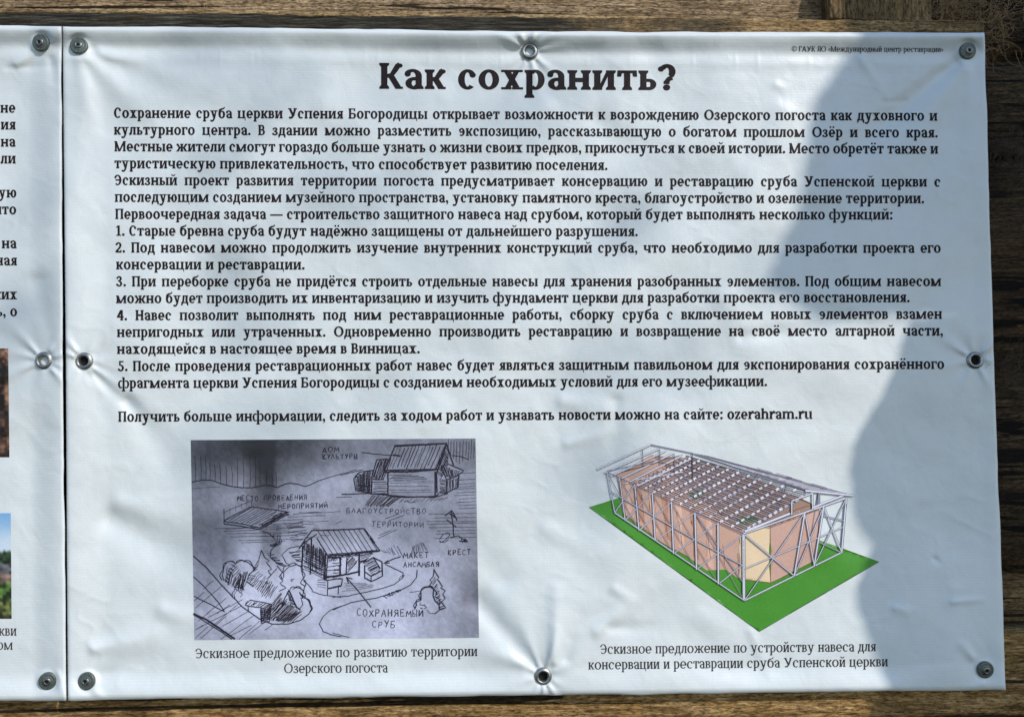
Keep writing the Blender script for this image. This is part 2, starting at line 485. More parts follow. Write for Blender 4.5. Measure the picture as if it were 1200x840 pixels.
# ------------------------------------------------------------------ lettering: a bold and a regular serif face drawn here
class Face:
    def __init__(s, S, T, e, hs, wd):
        s.S, s.T, s.e, s.hs, s.wd = S, T, e, hs, wd
        s.cache = {}
    # primitives ---------------------------------------------------
    def R(s, x0, y0, x1, y1): s.P.append([(x0, y0), (x1, y0), (x1, y1), (x0, y1)])
    def slab(s, xa, xb, y, up, ext_l=True, ext_r=True):
        e, h = s.e, s.hs
        l = xa-(e if ext_l else 0); r = xb+(e if ext_r else 0)
        d = 1 if up else -1
        s.P.append([(l, y), (r, y), (r, y+d*h*0.8), (xb, y+d*h*1.7), (xa, y+d*h*1.7), (l, y+d*h*0.8)])
    def st(s, x, y0, y1, b='lr', t='lr', w=None):
        w = w or s.S
        s.R(x, y0, x+w, y1)
        if b: s.slab(x, x+w, y0, True, 'l' in b, 'r' in b)
        if t: s.slab(x, x+w, y1, False, 'l' in t, 'r' in t)
    def ring(s, cx, cy, rx, ry, a0=0, a1=360, S=None, T=None, n=None):
        S = S or s.S*1.06; T = T or s.T
        n = n or max(6, int(abs(a1-a0)/15))
        for k in range(n):
            A = [math.radians(a0+(a1-a0)*(k+q)/n) for q in (0, 1)]
            o = [(cx+rx*math.cos(a), cy+ry*math.sin(a)) for a in A]
            i = [(cx+(rx-S)*math.cos(a), cy+(ry-T)*math.sin(a)) for a in A]
            s.P.append([o[0], o[1], i[1], i[0]])
    def D(s, x, y0, y1, rx, S=None, T=None):
        """right half bowl with its two arms starting at x"""
        T = T or s.T
        s.ring(x, (y0+y1)/2, rx, (y1-y0)/2, -90, 90, S, T)
    def ln(s, x0, y0, x1, y1, w): s.P.append([(x0-w/2, y0), (x0+w/2, y0), (x1+w/2, y1), (x1-w/2, y1)])
    def disc(s, cx, cy, r, n=14): s.P.append([(cx+r*math.cos(2*math.pi*k/n), cy+r*math.sin(2*math.pi*k/n)) for k in range(n)])
    def rib(s, pts, w):
        """ribbon through points, widths w"""
        n = len(pts); w = w if isinstance(w, (list, tuple)) else [w]*n
        L = []
        for k in range(n):
            a = pts[max(k-1, 0)]; b = pts[min(k+1, n-1)]
            dx, dy = b[0]-a[0], b[1]-a[1]; l = math.hypot(dx, dy) or 1
            nx, ny = -dy/l*w[k]/2, dx/l*w[k]/2
            L.append(((pts[k][0]+nx, pts[k][1]+ny), (pts[k][0]-nx, pts[k][1]-ny)))
        for k in range(n-1): s.P.append([L[k][0], L[k][1], L[k+1][1], L[k+1][0]])
    def hang(s, x, y, w, d):
        """hanging beak of a top bar"""
        s.P.append([(x-w/2, y), (x+w/2, y), (x+w/2, y-d), (x-w/2*0.6, y-d)])
    # letters --------------------------------------------------------
    def draw(s, c):
        S, T, e, h, k = s.S, s.T, s.e, s.hs, s.wd
        X = 540
        low = c.lower()
        cap = c != low and c not in '©'
        H = 714 if cap else X
        k = k*(1.22 if cap else 1.0)
        L = e+18
        if c in 'hzu': pass
        two = lambda G: (L, L+S+G)                       # left edges of two stems
        if low in 'нпицшщ':
            G = 185*k
            xs = [L, L+S+G] if low not in 'шщ' else [L, L+S+G*0.85, L+2*(S+G*0.85)]
            for x in xs: s.st(x, 0, H)
            end = xs[-1]+S
            if low == 'н': s.R(L, H*0.5-T*0.7, end, H*0.5+T*0.7)
            if low == 'п': s.R(L, H-h*1.25, end, H)
            if low == 'и': s.P.append([(L+S*0.7, 0+h), (L+S*0.7+S*0.62, h), (end-S*0.7, H-h), (end-S*0.7-S*0.62, H-h)])
            if low in 'цшщ': s.R(L, 0, end, h*1.25)
            if low in 'цщ': s.P.append([(end, 0), (end+e*1.25, 0), (end+e*1.25, -170), (end+e*0.5, -170), (end, -40)]); s.R(end, 0, end+e*1.25, h*1.25)
            return end+L+(e*0.7 if low in 'цщ' else 0)
        if low == 'й':
            a = s.draw('и'); s.ring(a/2, 752, 128, 122, 195, 345, 62, 72); s.disc(a/2-112, 735, 34); s.disc(a/2+112, 735, 34)
            return a
        if low == 'г':
            s.st(L, 0, H, 'lr', 'l'); x1 = L+S+215*k
            s.R(L, H-h*1.25, x1, H); s.hang(x1-T*0.4, H, T*1.3, H*0.33)
            return x1+22
        if low == 'т':
            wT = 2*165*k+S; x = 20
            s.R(x, H-h*1.25, x+wT, H); s.st(x+wT/2-S/2, 0, H, 'lr', '')
            s.hang(x+T*0.5, H, T*1.3, H*0.3); s.P[-1] = [(x, H), (x+T*1.4, H), (x+T*1.0, H-H*0.32), (x-T*0.1, H-H*0.32)]
            s.P.append([(x+wT, H), (x+wT-T*1.4, H), (x+wT-T*1.0, H-H*0.32), (x+wT+T*0.1, H-H*0.32)])
            return wT+40
        if low in 'оО' or c == 'o':
            rx = (262 if not cap else 300)*k; s.ring(rx+26, H/2, rx, H/2+12); return 2*rx+52
        if low == 'с' or low == 'э':
            rx = 240*k; cx = rx+28; P0 = len(s.P)
            s.ring(cx, H/2, rx, H/2+12, 42, 312)
            a = math.radians(42); s.disc(cx+(rx-S*0.42)*math.cos(a)+2, H/2+(H/2-T*0.7)*math.sin(a)-18, S*0.5)
            if low == 'э':
                s.R(cx-rx+S*0.5, H/2-T*0.6, cx+rx*0.55, H/2+T*0.6)
                mx = 2*cx
                s.P[P0:] = [[(mx-x-28, y) for x, y in p][::-1] for p in s.P[P0:]]
                return 2*rx+42
            return 2*rx+36
        if low == 'е' or c == 'ё' or c == 'e':
            rx = 248*k; cx = rx+26
            s.ring(cx, H/2, rx, H/2+12, 0, 318); s.R(cx-rx+S*0.6, H/2-T*0.75, cx+rx-S*0.25, H/2+T*0.5)
            s.P.append([(cx+rx-S*1.06, H/2-T*0.75), (cx+rx, H/2-T*0.75), (cx+rx, H/2+8), (cx+rx-S*1.06, H/2+8)])
            if c == 'ё': s.disc(cx-105, 700, S*0.46); s.disc(cx+105, 700, S*0.46)
            return 2*rx+46
        if low == 'а' and not cap or c == 'a':
            x = 285*k+25
            s.R(x, 0, x+S, H*0.72)
            s.slab(x, x+S, 0, True, False, True)
            s.ring(x+S-185*k-S*0.3, H-175, 185*k+S*0.3, 187, 0, 150, S, T)
            s.disc(x+S-2*185*k-S*0.6+S*0.5+26, H-128, S*0.5)
            s.ring(x-30*k, 158, 228*k, 172, 65, 300, S*1.0, T)
            s.R(x-60*k, 322-T, x+10, 330)
            s.rib([(x-20*k, 22), (x+20, 70), (x+S*0.6, 130)], [T*1.3, T*1.3, T*1.1])
            return x+S+e+8
        if c == 'А':
            wA = 640*k*0.86; x = 22
            s.ln(x+e+T*0.5, 0, x+wA/2-10, H, T*1.5); s.ln(x+wA-e-S*0.5, 0, x+wA/2, H, S*1.12)
            s.R(x+wA*0.22, 205, x+wA*0.76, 205+T*1.2)
            s.R(x, 0, x+2*e+T*1.4, h); s.R(x+wA-2*e-S*1.2, 0, x+wA+4, h)
            return wA+40
        if low == 'р' and not cap or c == 'p':
            s.st(L, -230, H, 'lr', 'l')
            s.ring(L+S+70*k, H/2, 238*k, H/2+12, -128, 128)
            return L+S+70*k+238*k+26
        if low == 'б' and not cap:
            rx = 255*k; cx = rx+28
            s.ring(cx, 262, rx, 274)
            s.rib([(cx-rx+S*0.42, 270), (cx-rx+S*0.5, 430), (cx-rx*0.6, 570), (cx-rx*0.05, 640), (cx+rx*0.5, 672), (cx+rx*0.86, 770)], [S*0.9, S*0.95, S*0.95, S*0.8, S*0.62, T*0.9])
            return 2*rx+56
        if c == 'Б':
            s.st(L, 0, H, 'l', 'l'); x1 = L+S+170*k
            s.R(L, H-h*1.2, x1+40*k, H); s.hang(x1+32*k, H, T*1.3, 190)
            s.R(L+S, 0, x1-20, T); s.R(L+S, 400-T, x1-20, 400); s.D(x1-22, 0, 400, 150*k)
            return x1+150*k+8
        if low == 'в':
            s.st(L, 0, H, 'l', 'l'); x1 = L+S+75*k; m = H*0.52
            for y0, y1, rx in ((m-T*0.5, H, 150*k), (0, m+T*0.5, 185*k)):
                s.R(L+S, y0, x1+2, y0+T); s.R(L+S, y1-T, x1+2, y1); s.D(x1, y0, y1, rx, S*0.95)
            return x1+185*k+26
        if low in 'ьы':
            s.st(L, 0, H, 'l', 'lr'); x1 = L+S+70*k; m = H*0.58
            s.R(L+S, 0, x1+2, T); s.R(L+S, m-T, x1+2, m); s.D(x1, 0, m, 180*k, S*0.95)
            if low == 'ы':
                x = x1+180*k+e+22; s.st(x, 0, H); return x+S+L
            return x1+180*k+24
        if low == 'ю':
            s.st(L, 0, H); rx = 225*k; cx = L+S+95*k+rx
            s.R(L+S, H/2-T*0.7, cx-rx+S*0.4, H/2+T*0.7); s.ring(cx, H/2, rx, H/2+12)
            return cx+rx+26
        if low == 'я':
            x = L+240*k; s.st(x, 0, H, 'lr', 'r'); x1 = x-40*k; m = H*0.42
            s.R(x1-2, H-T, x, H); s.R(x1-2, m, x, m+T)
            s.ring(x1, (m+H)/2, 195*k, (H-m)/2, 90, 270, S*0.98, T)
            s.ln(L+S*0.35, 0, x-40*k, m+T*0.6, S*1.0); s.R(14, 0, L+S*0.5, h)
            return x+S+L
        if low == 'з':
            cx = 205*k+20; m = H*0.52
            s.ring(cx, (m+H)/2-4, 175*k, (H-m)/2+14, -90, 140, S*0.95, T); s.ring(cx, m/2+2, 205*k, m/2+14, -148, 90, S*0.98, T)
            s.R(cx-90*k, m-T*0.6, cx+4, m+T*0.5)
            s.disc(cx-125*k, H-105, S*0.46); s.disc(cx-150*k, 95, S*0.48)
            return cx+205*k+24
        if low in 'кж':
            def arm(x, d, x_end):
                s.rib([(x, H*0.5), (x+d*95*k, H*0.54), (x+d*165*k, H*0.72), (x+d*225*k, H*0.9), (x+d*270*k, H*0.95)], [T*1.3, T*1.3, T*1.5, T*1.6, T*1.5])
                s.disc(x+d*272*k, H*0.9, S*0.4)
                a = x+d*70*k; b = x+d*300*k
                s.ln(b-d*S*0.4, 0, a, H*0.54, S*1.08)
                xs = sorted((b-d*S*0.9, b+d*e*0.8)); s.R(xs[0], 0, xs[1], h)
            if low == 'ж':
                x = 330*k+20; arm(x, -1, 0); arm(x+S, 1, 0); s.st(x, 0, H); return 2*x+S
            s.st(L, 0, H); arm(L+S-8, 1, 0)
            return L+S+320*k+10
        if low == 'л':
            x = L+265*k; s.st(x, 0, H); s.R(L+70*k, H-h*1.2, x, H); s.R(L+40*k, H-h*0.8, x, H)
            s.rib([(L+120*k, H-10), (L+112*k, H*0.6), (L+90*k, H*0.3), (L+55*k, H*0.1), (L+5*k, 40)], [T*1.5, T*1.5, T*1.7, T*1.9, T*1.7])
            s.disc(L+2, 52, S*0.45)
            return x+S+L
        if low == 'д':
            x = L+275*k; s.R(x, 0, x+S, H); s.slab(x, x+S, H, False, False, True)
            s.R(L+85*k, H-h*1.2, x, H); s.R(L+55*k, H-h*0.8, x, H)
            s.rib([(L+128*k, H-10), (L+122*k, H*0.62), (L+100*k, H*0.3), (L+60*k, 30)], [T*1.5, T*1.5, T*1.6, T*1.6])
            s.R(14, 0, x+S+e+14, h*1.25)
            s.P.append([(14, h), (14, -165), (14+T*0.9, -165), (14+T*1.7, h*0.2)])
            q = x+S+e+14
            s.P.append([(q, h), (q-T*1.7, h*0.2), (q-T*0.9, -165), (q, -165)])
            return q+14
        if low == 'м':
            g = 385*k+95; x1 = L+g
            s.st(L, 0, H, 'lr', 'l', T*1.5); s.st(x1+T*0.6, 0, H, 'lr', 'r')
            s.ln(L+T*0.5+g*0.5, 0, L+S*0.45, H, S*0.95); s.ln(L+T*0.5+g*0.5, 0, x1+T*1.4, H, T*1.5)
            s.R(L, H-h, L+S*0.8, H)
            return x1+T*0.6+S+L
        if low == 'ф':
            rx = 215*k; x = rx*2+30-S*0.7
            s.st(x, -230, 760, 'lr', 'l')
            s.ring(x+S*0.35-rx+22, H/2, rx, H/2+12, 52, 308, S*0.95); s.ring(x+S*0.65+rx-22, H/2, rx, H/2+12, -128, 128, S*0.95)
            return 2*x+S
        if low == 'х':
            wX = 500*k+S*0.3; x = 20
            s.ln(x+wX-e-S*0.55, 0, x+e+S*0.55, H, S*1.05); s.ln(x+e+T, 0, x+wX-e-T, H, T*1.5)
            s.R(x, 0, x+2*e+T*1.8, h); s.R(x+wX-2*e-S*1.15, 0, x+wX+6, h); s.R(x, H-h, x+2*e+S*1.1, H); s.R(x+wX-2*e-T*2.2, H-h, x+wX, H)
            return wX+40
        if low == 'у':
            wY = 530*k+S*0.3; x = 14
            if cap:
                s.ln(x+wY*0.56, 190, x+e+S*0.55, H, S*1.15)
                s.rib([(x+wY-e-T, H), (x+wY*0.6, H*0.32), (x+wY*0.42, 70), (x+wY*0.22, 40)], [T*1.7, T*1.7, T*1.8, T*1.6]); s.disc(x+wY*0.2, 62, S*0.5)
            else:
                s.ln(x+wY*0.54, 20, x+e+S*0.55, H, S*0.98)
                s.rib([(x+wY-e-T, H), (x+wY*0.56, 20), (x+wY*0.42, -130), (x+wY*0.3, -190), (x+wY*0.14, -195)], [T*1.2, T*1.25, T*1.4, T*1.4, T*1.2]); s.disc(x+wY*0.13, -165, S*0.44)
            s.R(x, H-h, x+2*e+S*1.1, H); s.R(x+wY-2*e-T*2.2, H-h, x+wY, H)
            return wY+30
        if low == 'ч':
            x = L+S+175*k; s.st(x, 0, H); s.st(L, H*0.45, H, '', 'lr')
            s.ring(L+170*k+S*0.3, H*0.5, 170*k+S*0.3, H*0.5-H*0.29, 180, 280, S, T*1.1); s.R(L+170*k, H*0.29, x, H*0.29+T*1.15)
            return x+S+L
        if c == 'z':
            s.R(24, H-h*1.2, 424*k, H); s.R(24, 0, 430*k, h*1.2); s.ln(30+S*0.5, h, 424*k-S*0.5, H-h, S*1.1)
            s.R(24, H-170, 24+T, H); s.R(430*k-T, 0, 430*k, 180)
            return 430*k+26
        if c in 'hmru':
            if c == 'r':
                s.st(L, 0, H, 'lr', 'l'); s.rib([(L+S*0.7, H*0.55), (L+S+50*k, H*0.8), (L+S+120*k, H*0.93), (L+S+185*k, H*0.95)], [T, T*1.5, T*1.9, T*1.9]); s.disc(L+S+185*k, H*0.87, S*0.52)
                return L+S+235*k
            if c == 'u':
                G = 185*k; s.st(L, 120, H, '', 'l'); s.st(L+S+G, 0, H, 'r', 'l')
                s.ring(L+S*0.5+G*0.5+8, 165, G*0.5+S*0.5+8, 177, 180, 320, S, T*1.2)
                return L+2*S+G+e+10
            def hump(x): s.ring(x+S+85*k-12, H-190, 110*k+S*0.5, 202, 5, 150, S, T*1.25)
            G = 195*k
            s.st(L, 0, 760 if c == 'h' else H, 'lr', 'l')
            n = 2 if c == 'm' else 1
            for q in range(n):
                xx = L+q*(S+G*0.9); s.st(xx+S+G*0.9, 0, H-190, 'lr', ''); s.ring(xx+S+G*0.45+S*0.1, H-195, G*0.45+S*0.9, 207, 0, 155, S, T*1.25)
            return L+S+n*(S+G*0.9)+L
        if c == '.': s.disc(S*0.62+30, S*0.55, S*0.62); return S*1.24+60
        if c == ',':
            s.disc(S*0.6+30, S*0.55, S*0.6); s.rib([(S*0.95+30, S*0.5), (S*0.95+20, -50), (S*0.4+20, -135)], [S*0.5, S*0.5, T*0.6]); return S*1.24+60
        if c == ':': s.disc(S*0.62+40, S*0.55, S*0.62); s.disc(S*0.62+40, H-S*0.6, S*0.62); return S*1.24+80
        if c == '—': s.R(10, 235, 890, 235+T*1.15); return 900
        if c == '?':
            s.disc(215, S*0.52, S*0.58); s.R(215-T*0.8, 170, 215+T*0.8, 250)
            s.ring(225, 510, 200, 214, -50, 150, S*1.05, T*1.2); s.disc(85, 585, S*0.5)
            s.rib([(340, 350), (270, 310), (225, 250), (215, 200)], [S*0.85, S*0.85, S*0.8, T*1.8])
            return 450
        if c == '1':
            s.st(170, 0, 714, 'lr', ''); s.P.append([(170, 714), (170+S*0.6, 714), (170, 600), (60, 560), (60, 600)]); s.R(60, 0, 170+S+110, h*0.9)
            return 170+S+130
        if c == '2':
            s.ring(240, 520, 205, 205, -42, 160, S, T*1.1); s.disc(95, 575, S*0.48)
            s.rib([(345, 400), (250, 260), (150, 140), (60, 50)], [S*0.95, S*0.8, T*1.7, T*1.7]); s.R(40, 0, 450, h*1.7); s.R(450-T, 0, 450, 180)
            return 490
        if c == '3':
            s.ring(220, 540, 185, 185, -90, 150, S, T*1.1); s.ring(220, 190, 215, 202, -150, 90, S, T*1.1); s.disc(90, 590, S*0.46); s.disc(75, 130, S*0.48); s.R(140, 355, 225, 355+T)
            return 485
        if c == '4':
            s.st(270, 0, 714, 'lr', ''); s.R(25, 190, 480, 190+h*1.6); s.ln(60, 200, 310, 714, T*2.0)
            return 505
        if c == '5':
            s.ring(215, 220, 220, 232, -150, 110, S, T*1.1); s.disc(72, 120, S*0.48); s.R(95, 620, 400, 714); s.R(95, 390, 95+T*1.3, 714)
            return 480
        if c == '©':
            s.ring(360, 357, 330, 350, 0, 360, 52, 52); s.ring(365, 357, 165, 185, 45, 315, 70, 50); return 720
        if c in '«»':
            for q in (0, 150):
                x0 = 40+q
                p = [(x0+130, 440), (x0+20, 270), (x0+130, 100)] if c == '«' else [(x0, 440), (x0+110, 270), (x0, 100)]
                s.rib(p, 62)
            return 350
        raise ValueError('no glyph '+c)
    def glyph(s, c):
        if c not in s.cache:
            s.P = []
            adv = s.draw(c)
            vs, fs = [], []
            for p in s.P:
                q = []
                for a in p:
                    if not q or math.hypot(a[0]-q[-1][0], a[1]-q[-1][1]) > 0.5: q.append(a)
                if len(q) > 2 and math.hypot(q[0][0]-q[-1][0], q[0][1]-q[-1][1]) < 0.5: q.pop()
                if len(q) < 3: continue
                ar = sum(q[i][0]*q[(i+1) % len(q)][1]-q[(i+1) % len(q)][0]*q[i][1] for i in range(len(q)))
                if abs(ar) < 2: continue
                if ar < 0: q = q[::-1]
                fs.append(list(range(len(vs), len(vs)+len(q)))); vs += q
            r = delaunay_2d_cdt([Vector((a[0]/1000, a[1]/1000)) for a in vs], [], fs, 0, 1e-5)
            V = np.array([(v.x, v.y) for v in r[0]])
            T = [f for f, src in zip(r[2], r[5]) if src and len(f) == 3]
            s.cache[c] = (V, np.array(T), adv/1000, max(a[0] for a in vs)/1000, min(a[0] for a in vs)/1000)
        return s.cache[c]

BOLD = Face(146, 86, 42, 62, 0.92)
REG = Face(98, 56, 40, 46, 0.9)
LINE_LOG = []

def text_mesh(name, sheet, face, lines, mat, root, lift=0.3, cap=12.0):
    """lines: (string, x left, baseline left, x right, baseline right, justified). One printed block = one mesh."""
    VV, TT, off = [], [], 0
    em = cap/0.714
    for s_, xl, yl, xr, yr, just in lines:
        words = s_.split(' ')
        ln = [sum(face.glyph(c)[2] for c in wd)*em for wd in words]
        lead = face.glyph(words[0][0])[4]*em
        trail = (face.glyph(words[-1][-1])[2]-face.glyph(words[-1][-1])[3])*em
        tot = sum(ln)-lead-trail
        ns = len(words)-1
        k = 1.0
        if xl is None: xl = xr-tot-0.255*em*ns
        Wl = xr-xl
        if just and ns: sp = (Wl-tot)/ns
        else:
            sp = 0.255*em
            k = Wl/(tot+sp*ns)
            sp *= k
        LINE_LOG.append((s_[:22], round(k, 3), round(sp/em, 3)))
        x = xl-lead*k
        for wd, l in zip(words, ln):
            for c in wd:
                V, T, adv, _, _ = face.glyph(c)
                gx = x+V[:, 0]*em*k
                gy = yl+(yr-yl)*(gx-xl)/max(Wl, 1)-V[:, 1]*em
                VV.append(np.stack([gx, gy], 1)); TT.append(T+off); off += len(V)
                x += adv*em*k
            x += sp
    P = np.concatenate(VV); T = np.concatenate(TT)
    tri = P[T]                                           # split long triangles so that the ink follows the folds
    for _ in range(14):
        e = np.linalg.norm(tri-np.roll(tri, -1, axis=1), axis=2)
        big = e.max(1) > 2.6
        if not big.any(): break
        t = tri[big]; k = e[big].argmax(1); r = np.arange(len(t))
        a, b_, c_ = t[r, k], t[r, (k+1) % 3], t[r, (k+2) % 3]
        m = (a+b_)/2
        tri = np.concatenate([tri[~big], np.stack([a, m, c_], 1), np.stack([m, b_, c_], 1)])
    P = tri.reshape(-1, 2); T = np.arange(len(P)).reshape(-1, 3)
    o = tri_obj(name, sheet.on(P[:, 0], P[:, 1], lift), T[:, ::1], mat, smooth=False)
    under(o, root)
    return o
# ------------------------------------------------------------------ printed pictures
def s2l(c):
    c = np.asarray(c, float)/255
    return np.where(c <= 0.04045, c/12.92, ((c+0.055)/1.055)**2.4)

def picture_grid(name, sheet, quad, nx, ny, colour, root, lift=0.25):
    """a printed picture lying on the cloth; quad = TL, TR, BR, BL; colour(px, py) -> linear rgb"""
    u = np.linspace(0, 1, nx); v = np.linspace(0, 1, ny)
    U, V = np.meshgrid(u, v, indexing='ij')
    q = np.array(quad, float)
    P = ((1-U)*(1-V))[..., None]*q[0]+(U*(1-V))[..., None]*q[1]+(U*V)[..., None]*q[2]+((1-U)*V)[..., None]*q[3]
    co = sheet.on(P[..., 0], P[..., 1], lift).reshape(-1, 3)
    idx = np.arange(nx*ny).reshape(nx, ny)
    f = np.stack([idx[:-1, :-1], idx[:-1, 1:], idx[1:, 1:], idx[1:, :-1]], -1).reshape(-1, 4)
    o = tri_obj(name, co, f, PRINT)
    c = np.ones((nx*ny, 4), np.float32)
    c[:, :3] = colour(P[..., 0].ravel(), P[..., 1].ravel())
    at = o.data.color_attributes.new('ink', 'FLOAT_COLOR', 'POINT')
    at.data.foreach_set('color', c.ravel())
    under(o, root)
    return o

class Strokes:
    """pen lines: ribbons lying on the cloth, all in one mesh, with a colour each"""
    def __init__(s): s.V, s.T, s.C, s.n, s.lift, s.inc = [], [], [], 0, 0.0, 0.0008
    def line(s, pts, w, col=None, step=4.0, jitter=0.0):
        p = np.asarray(pts, float)
        out = [p[0]]
        for a, b in zip(p[:-1], p[1:]):
            m = max(1, int(np.hypot(*(b-a))/step))
            for k in range(1, m+1): out.append(a+(b-a)*k/m)
        p = np.array(out)
        if jitter: p = p+RNG.normal(0, jitter, p.shape)
        d = np.gradient(p, axis=0) if len(p) > 1 else np.zeros_like(p)
        l = np.hypot(d[:, 0], d[:, 1])+1e-9
        nrm = np.stack([-d[:, 1]/l, d[:, 0]/l], 1)
        ww = np.broadcast_to(np.asarray(w, float), (len(p),)) if np.ndim(w) == 0 else np.interp(np.linspace(0, 1, len(p)), np.linspace(0, 1, len(w)), w)
        A, B = p+nrm*ww[:, None]/2, p-nrm*ww[:, None]/2
        m = len(p)
        V = np.concatenate([A, B])
        i = np.arange(m-1)
        T = np.concatenate([np.stack([i, i+1, i+m], 1), np.stack([i+1, i+m+1, i+m], 1)])
        s.V.append(np.concatenate([V, np.full((2*m, 1), s.lift)], 1)); s.T.append(T+s.n); s.n += 2*m
        s.C.append(np.tile(np.append(col if col is not None else (0, 0, 0), 1.0), (2*m, 1)))
        s.lift += s.inc
    def fill(s, poly, col, step=3.0):
        p = np.asarray(poly, float)
        if np.sum(p[:, 0]*np.roll(p[:, 1], -1)-np.roll(p[:, 0], -1)*p[:, 1]) < 0: p = p[::-1]
        x0, y0 = p.min(0); x1, y1 = p.max(0)
        gx, gy = np.meshgrid(np.arange(x0+step/2, x1, step), np.arange(y0+step/2, y1, step))
        g = np.stack([gx.ravel(), gy.ravel()], 1)
        pts = [Vector((a, b)) for a, b in p]+[Vector((a, b)) for a, b in g]
        r = delaunay_2d_cdt(pts, [], [list(range(len(p)))], 0, 1e-4)
        V = np.array([(v.x, v.y) for v in r[0]])
        T = []
        for f, src in zip(r[2], r[5]):
            if src:
                a, b, c = V[f[0]], V[f[1]], V[f[2]]
                cr = (b[0]-a[0])*(c[1]-a[1])-(b[1]-a[1])*(c[0]-a[0])
                T.append(f if cr < 0 else f[::-1])
        s.V.append(np.concatenate([V, np.full((len(V), 1), s.lift)], 1)); s.T.append(np.array(T)+s.n); s.n += len(V)
        s.C.append(np.tile(np.append(col, 1.0), (len(V), 1)))
        s.lift += 0.004
    def build(s, name, sheet, root, mat, lift):
        V = np.concatenate(s.V); T = np.concatenate(s.T)
        # ribbons may come out facing the cloth: turn them
        a, b, c = V[T[:, 0], :2], V[T[:, 1], :2], V[T[:, 2], :2]
        cr = (b[:, 0]-a[:, 0])*(c[:, 1]-a[:, 1])-(b[:, 1]-a[:, 1])*(c[:, 0]-a[:, 0])
        T[cr > 0] = T[cr > 0][:, ::-1]
        o = tri_obj(name, sheet.on(V[:, 0], V[:, 1], lift+V[:, 2]), T, mat, smooth=False)
        if len(o.data.vertices) == len(V):
            at = o.data.color_attributes.new('ink', 'FLOAT_COLOR', 'POINT')
            at.data.foreach_set('color', np.concatenate(s.C).astype(np.float32).ravel())
        return o

# hand lettering: capitals as pen strokes in a 1 x 1 box, y down
HAND = {'А': [[(0, 1), (.45, 0), (.9, 1)], [(.2, .62), (.75, .6)]], 'Б': [[(.85, 0), (.1, .03), (.08, 1), (.7, .95), (.85, .7), (.6, .5), (.1, .5)]],
 'В': [[(.1, 0), (.1, 1), (.7, .95), (.8, .7), (.5, .5), (.1, .48)], [(.1, .02), (.6, .05), (.65, .3), (.4, .48)]], 'Г': [[(.1, 1), (.1, 0), (.8, .04)]],
 'Д': [[(0, 1.1), (.05, .85), (.95, .85), (1, 1.1)], [(.2, .85), (.5, 0), (.75, .85)]], 'Е': [[(.8, .02), (.1, 0), (.1, 1), (.85, .96)], [(.1, .5), (.65, .48)]],
 'И': [[(.08, 0), (.1, 1), (.8, .05), (.85, 1)]], 'Й': [[(.08, 0.05), (.1, 1), (.8, .1), (.85, 1)], [(.3, -.22), (.5, -.12), (.7, -.25)]],
 'К': [[(.1, 0), (.12, 1)], [(.8, .05), (.15, .55), (.85, 1)]], 'Л': [[(0, 1), (.4, 0), (.8, 1)]], 'М': [[(0, 1), (.15, 0), (.5, .65), (.85, 0), (1, 1)]],
 'Н': [[(.1, 0), (.1, 1)], [(.8, 0), (.8, 1)], [(.1, .52), (.8, .48)]], 'О': [[(.45, 0), (.1, .25), (.08, .7), (.4, 1), (.8, .75), (.85, .3), (.45, 0)]],
 'П': [[(.1, 1), (.12, .03), (.8, 0), (.82, 1)]], 'Р': [[(.12, 1.05), (.1, .02), (.65, .03), (.78, .3), (.55, .52), (.1, .52)]],
 'С': [[(.8, .15), (.45, 0), (.12, .3), (.1, .75), (.45, 1), (.85, .85)]], 'Т': [[(0, .05), (.9, 0)], [(.45, .02), (.45, 1)]],
 'У': [[(.05, 0), (.45, .5)], [(.85, 0), (.3, 1)]], 'Х': [[(.05, 0), (.85, 1)], [(.85, 0), (.05, 1)]], 'Ч': [[(.1, 0), (.12, .4), (.7, .45)], [(.75, 0), (.75, 1)]],
 'Ь': [[(.1, 0), (.1, 1), (.7, .95), (.75, .6), (.1, .52)]], 'Ы': [[(.08, 0), (.08, 1), (.5, .95), (.55, .6), (.08, .52)], [(.85, 0), (.85, 1)]],
 'Я': [[(.8, 1), (.8, 0), (.3, .03), (.15, .28), (.4, .5), (.8, .5)], [(.5, .5), (.08, 1)]]}

def hand(st, text, x0, y0, x1, y1, hgt, w=1.0):
    """y0, y1: top of the letters at the left and right end"""
    n = len(text); sp = (x1-x0)/n
    for i, c in enumerate(text):
        if c == ' ': continue
        bx = x0+i*sp; by = y0+(y1-y0)*i/n+random.uniform(-0.6, 0.6); sl = random.uniform(-.5, .2); hgt_ = hgt*random.uniform(.86, 1.06)
        for s_ in HAND[c]:
            st.line([(bx+a*sp*0.8+sl*(b-.5)+random.uniform(-.2, .2), by+(hgt-hgt_)+b*hgt_+random.uniform(-.2, .2)) for a, b in s_], w*random.uniform(0.75, 1.2), step=2.0)

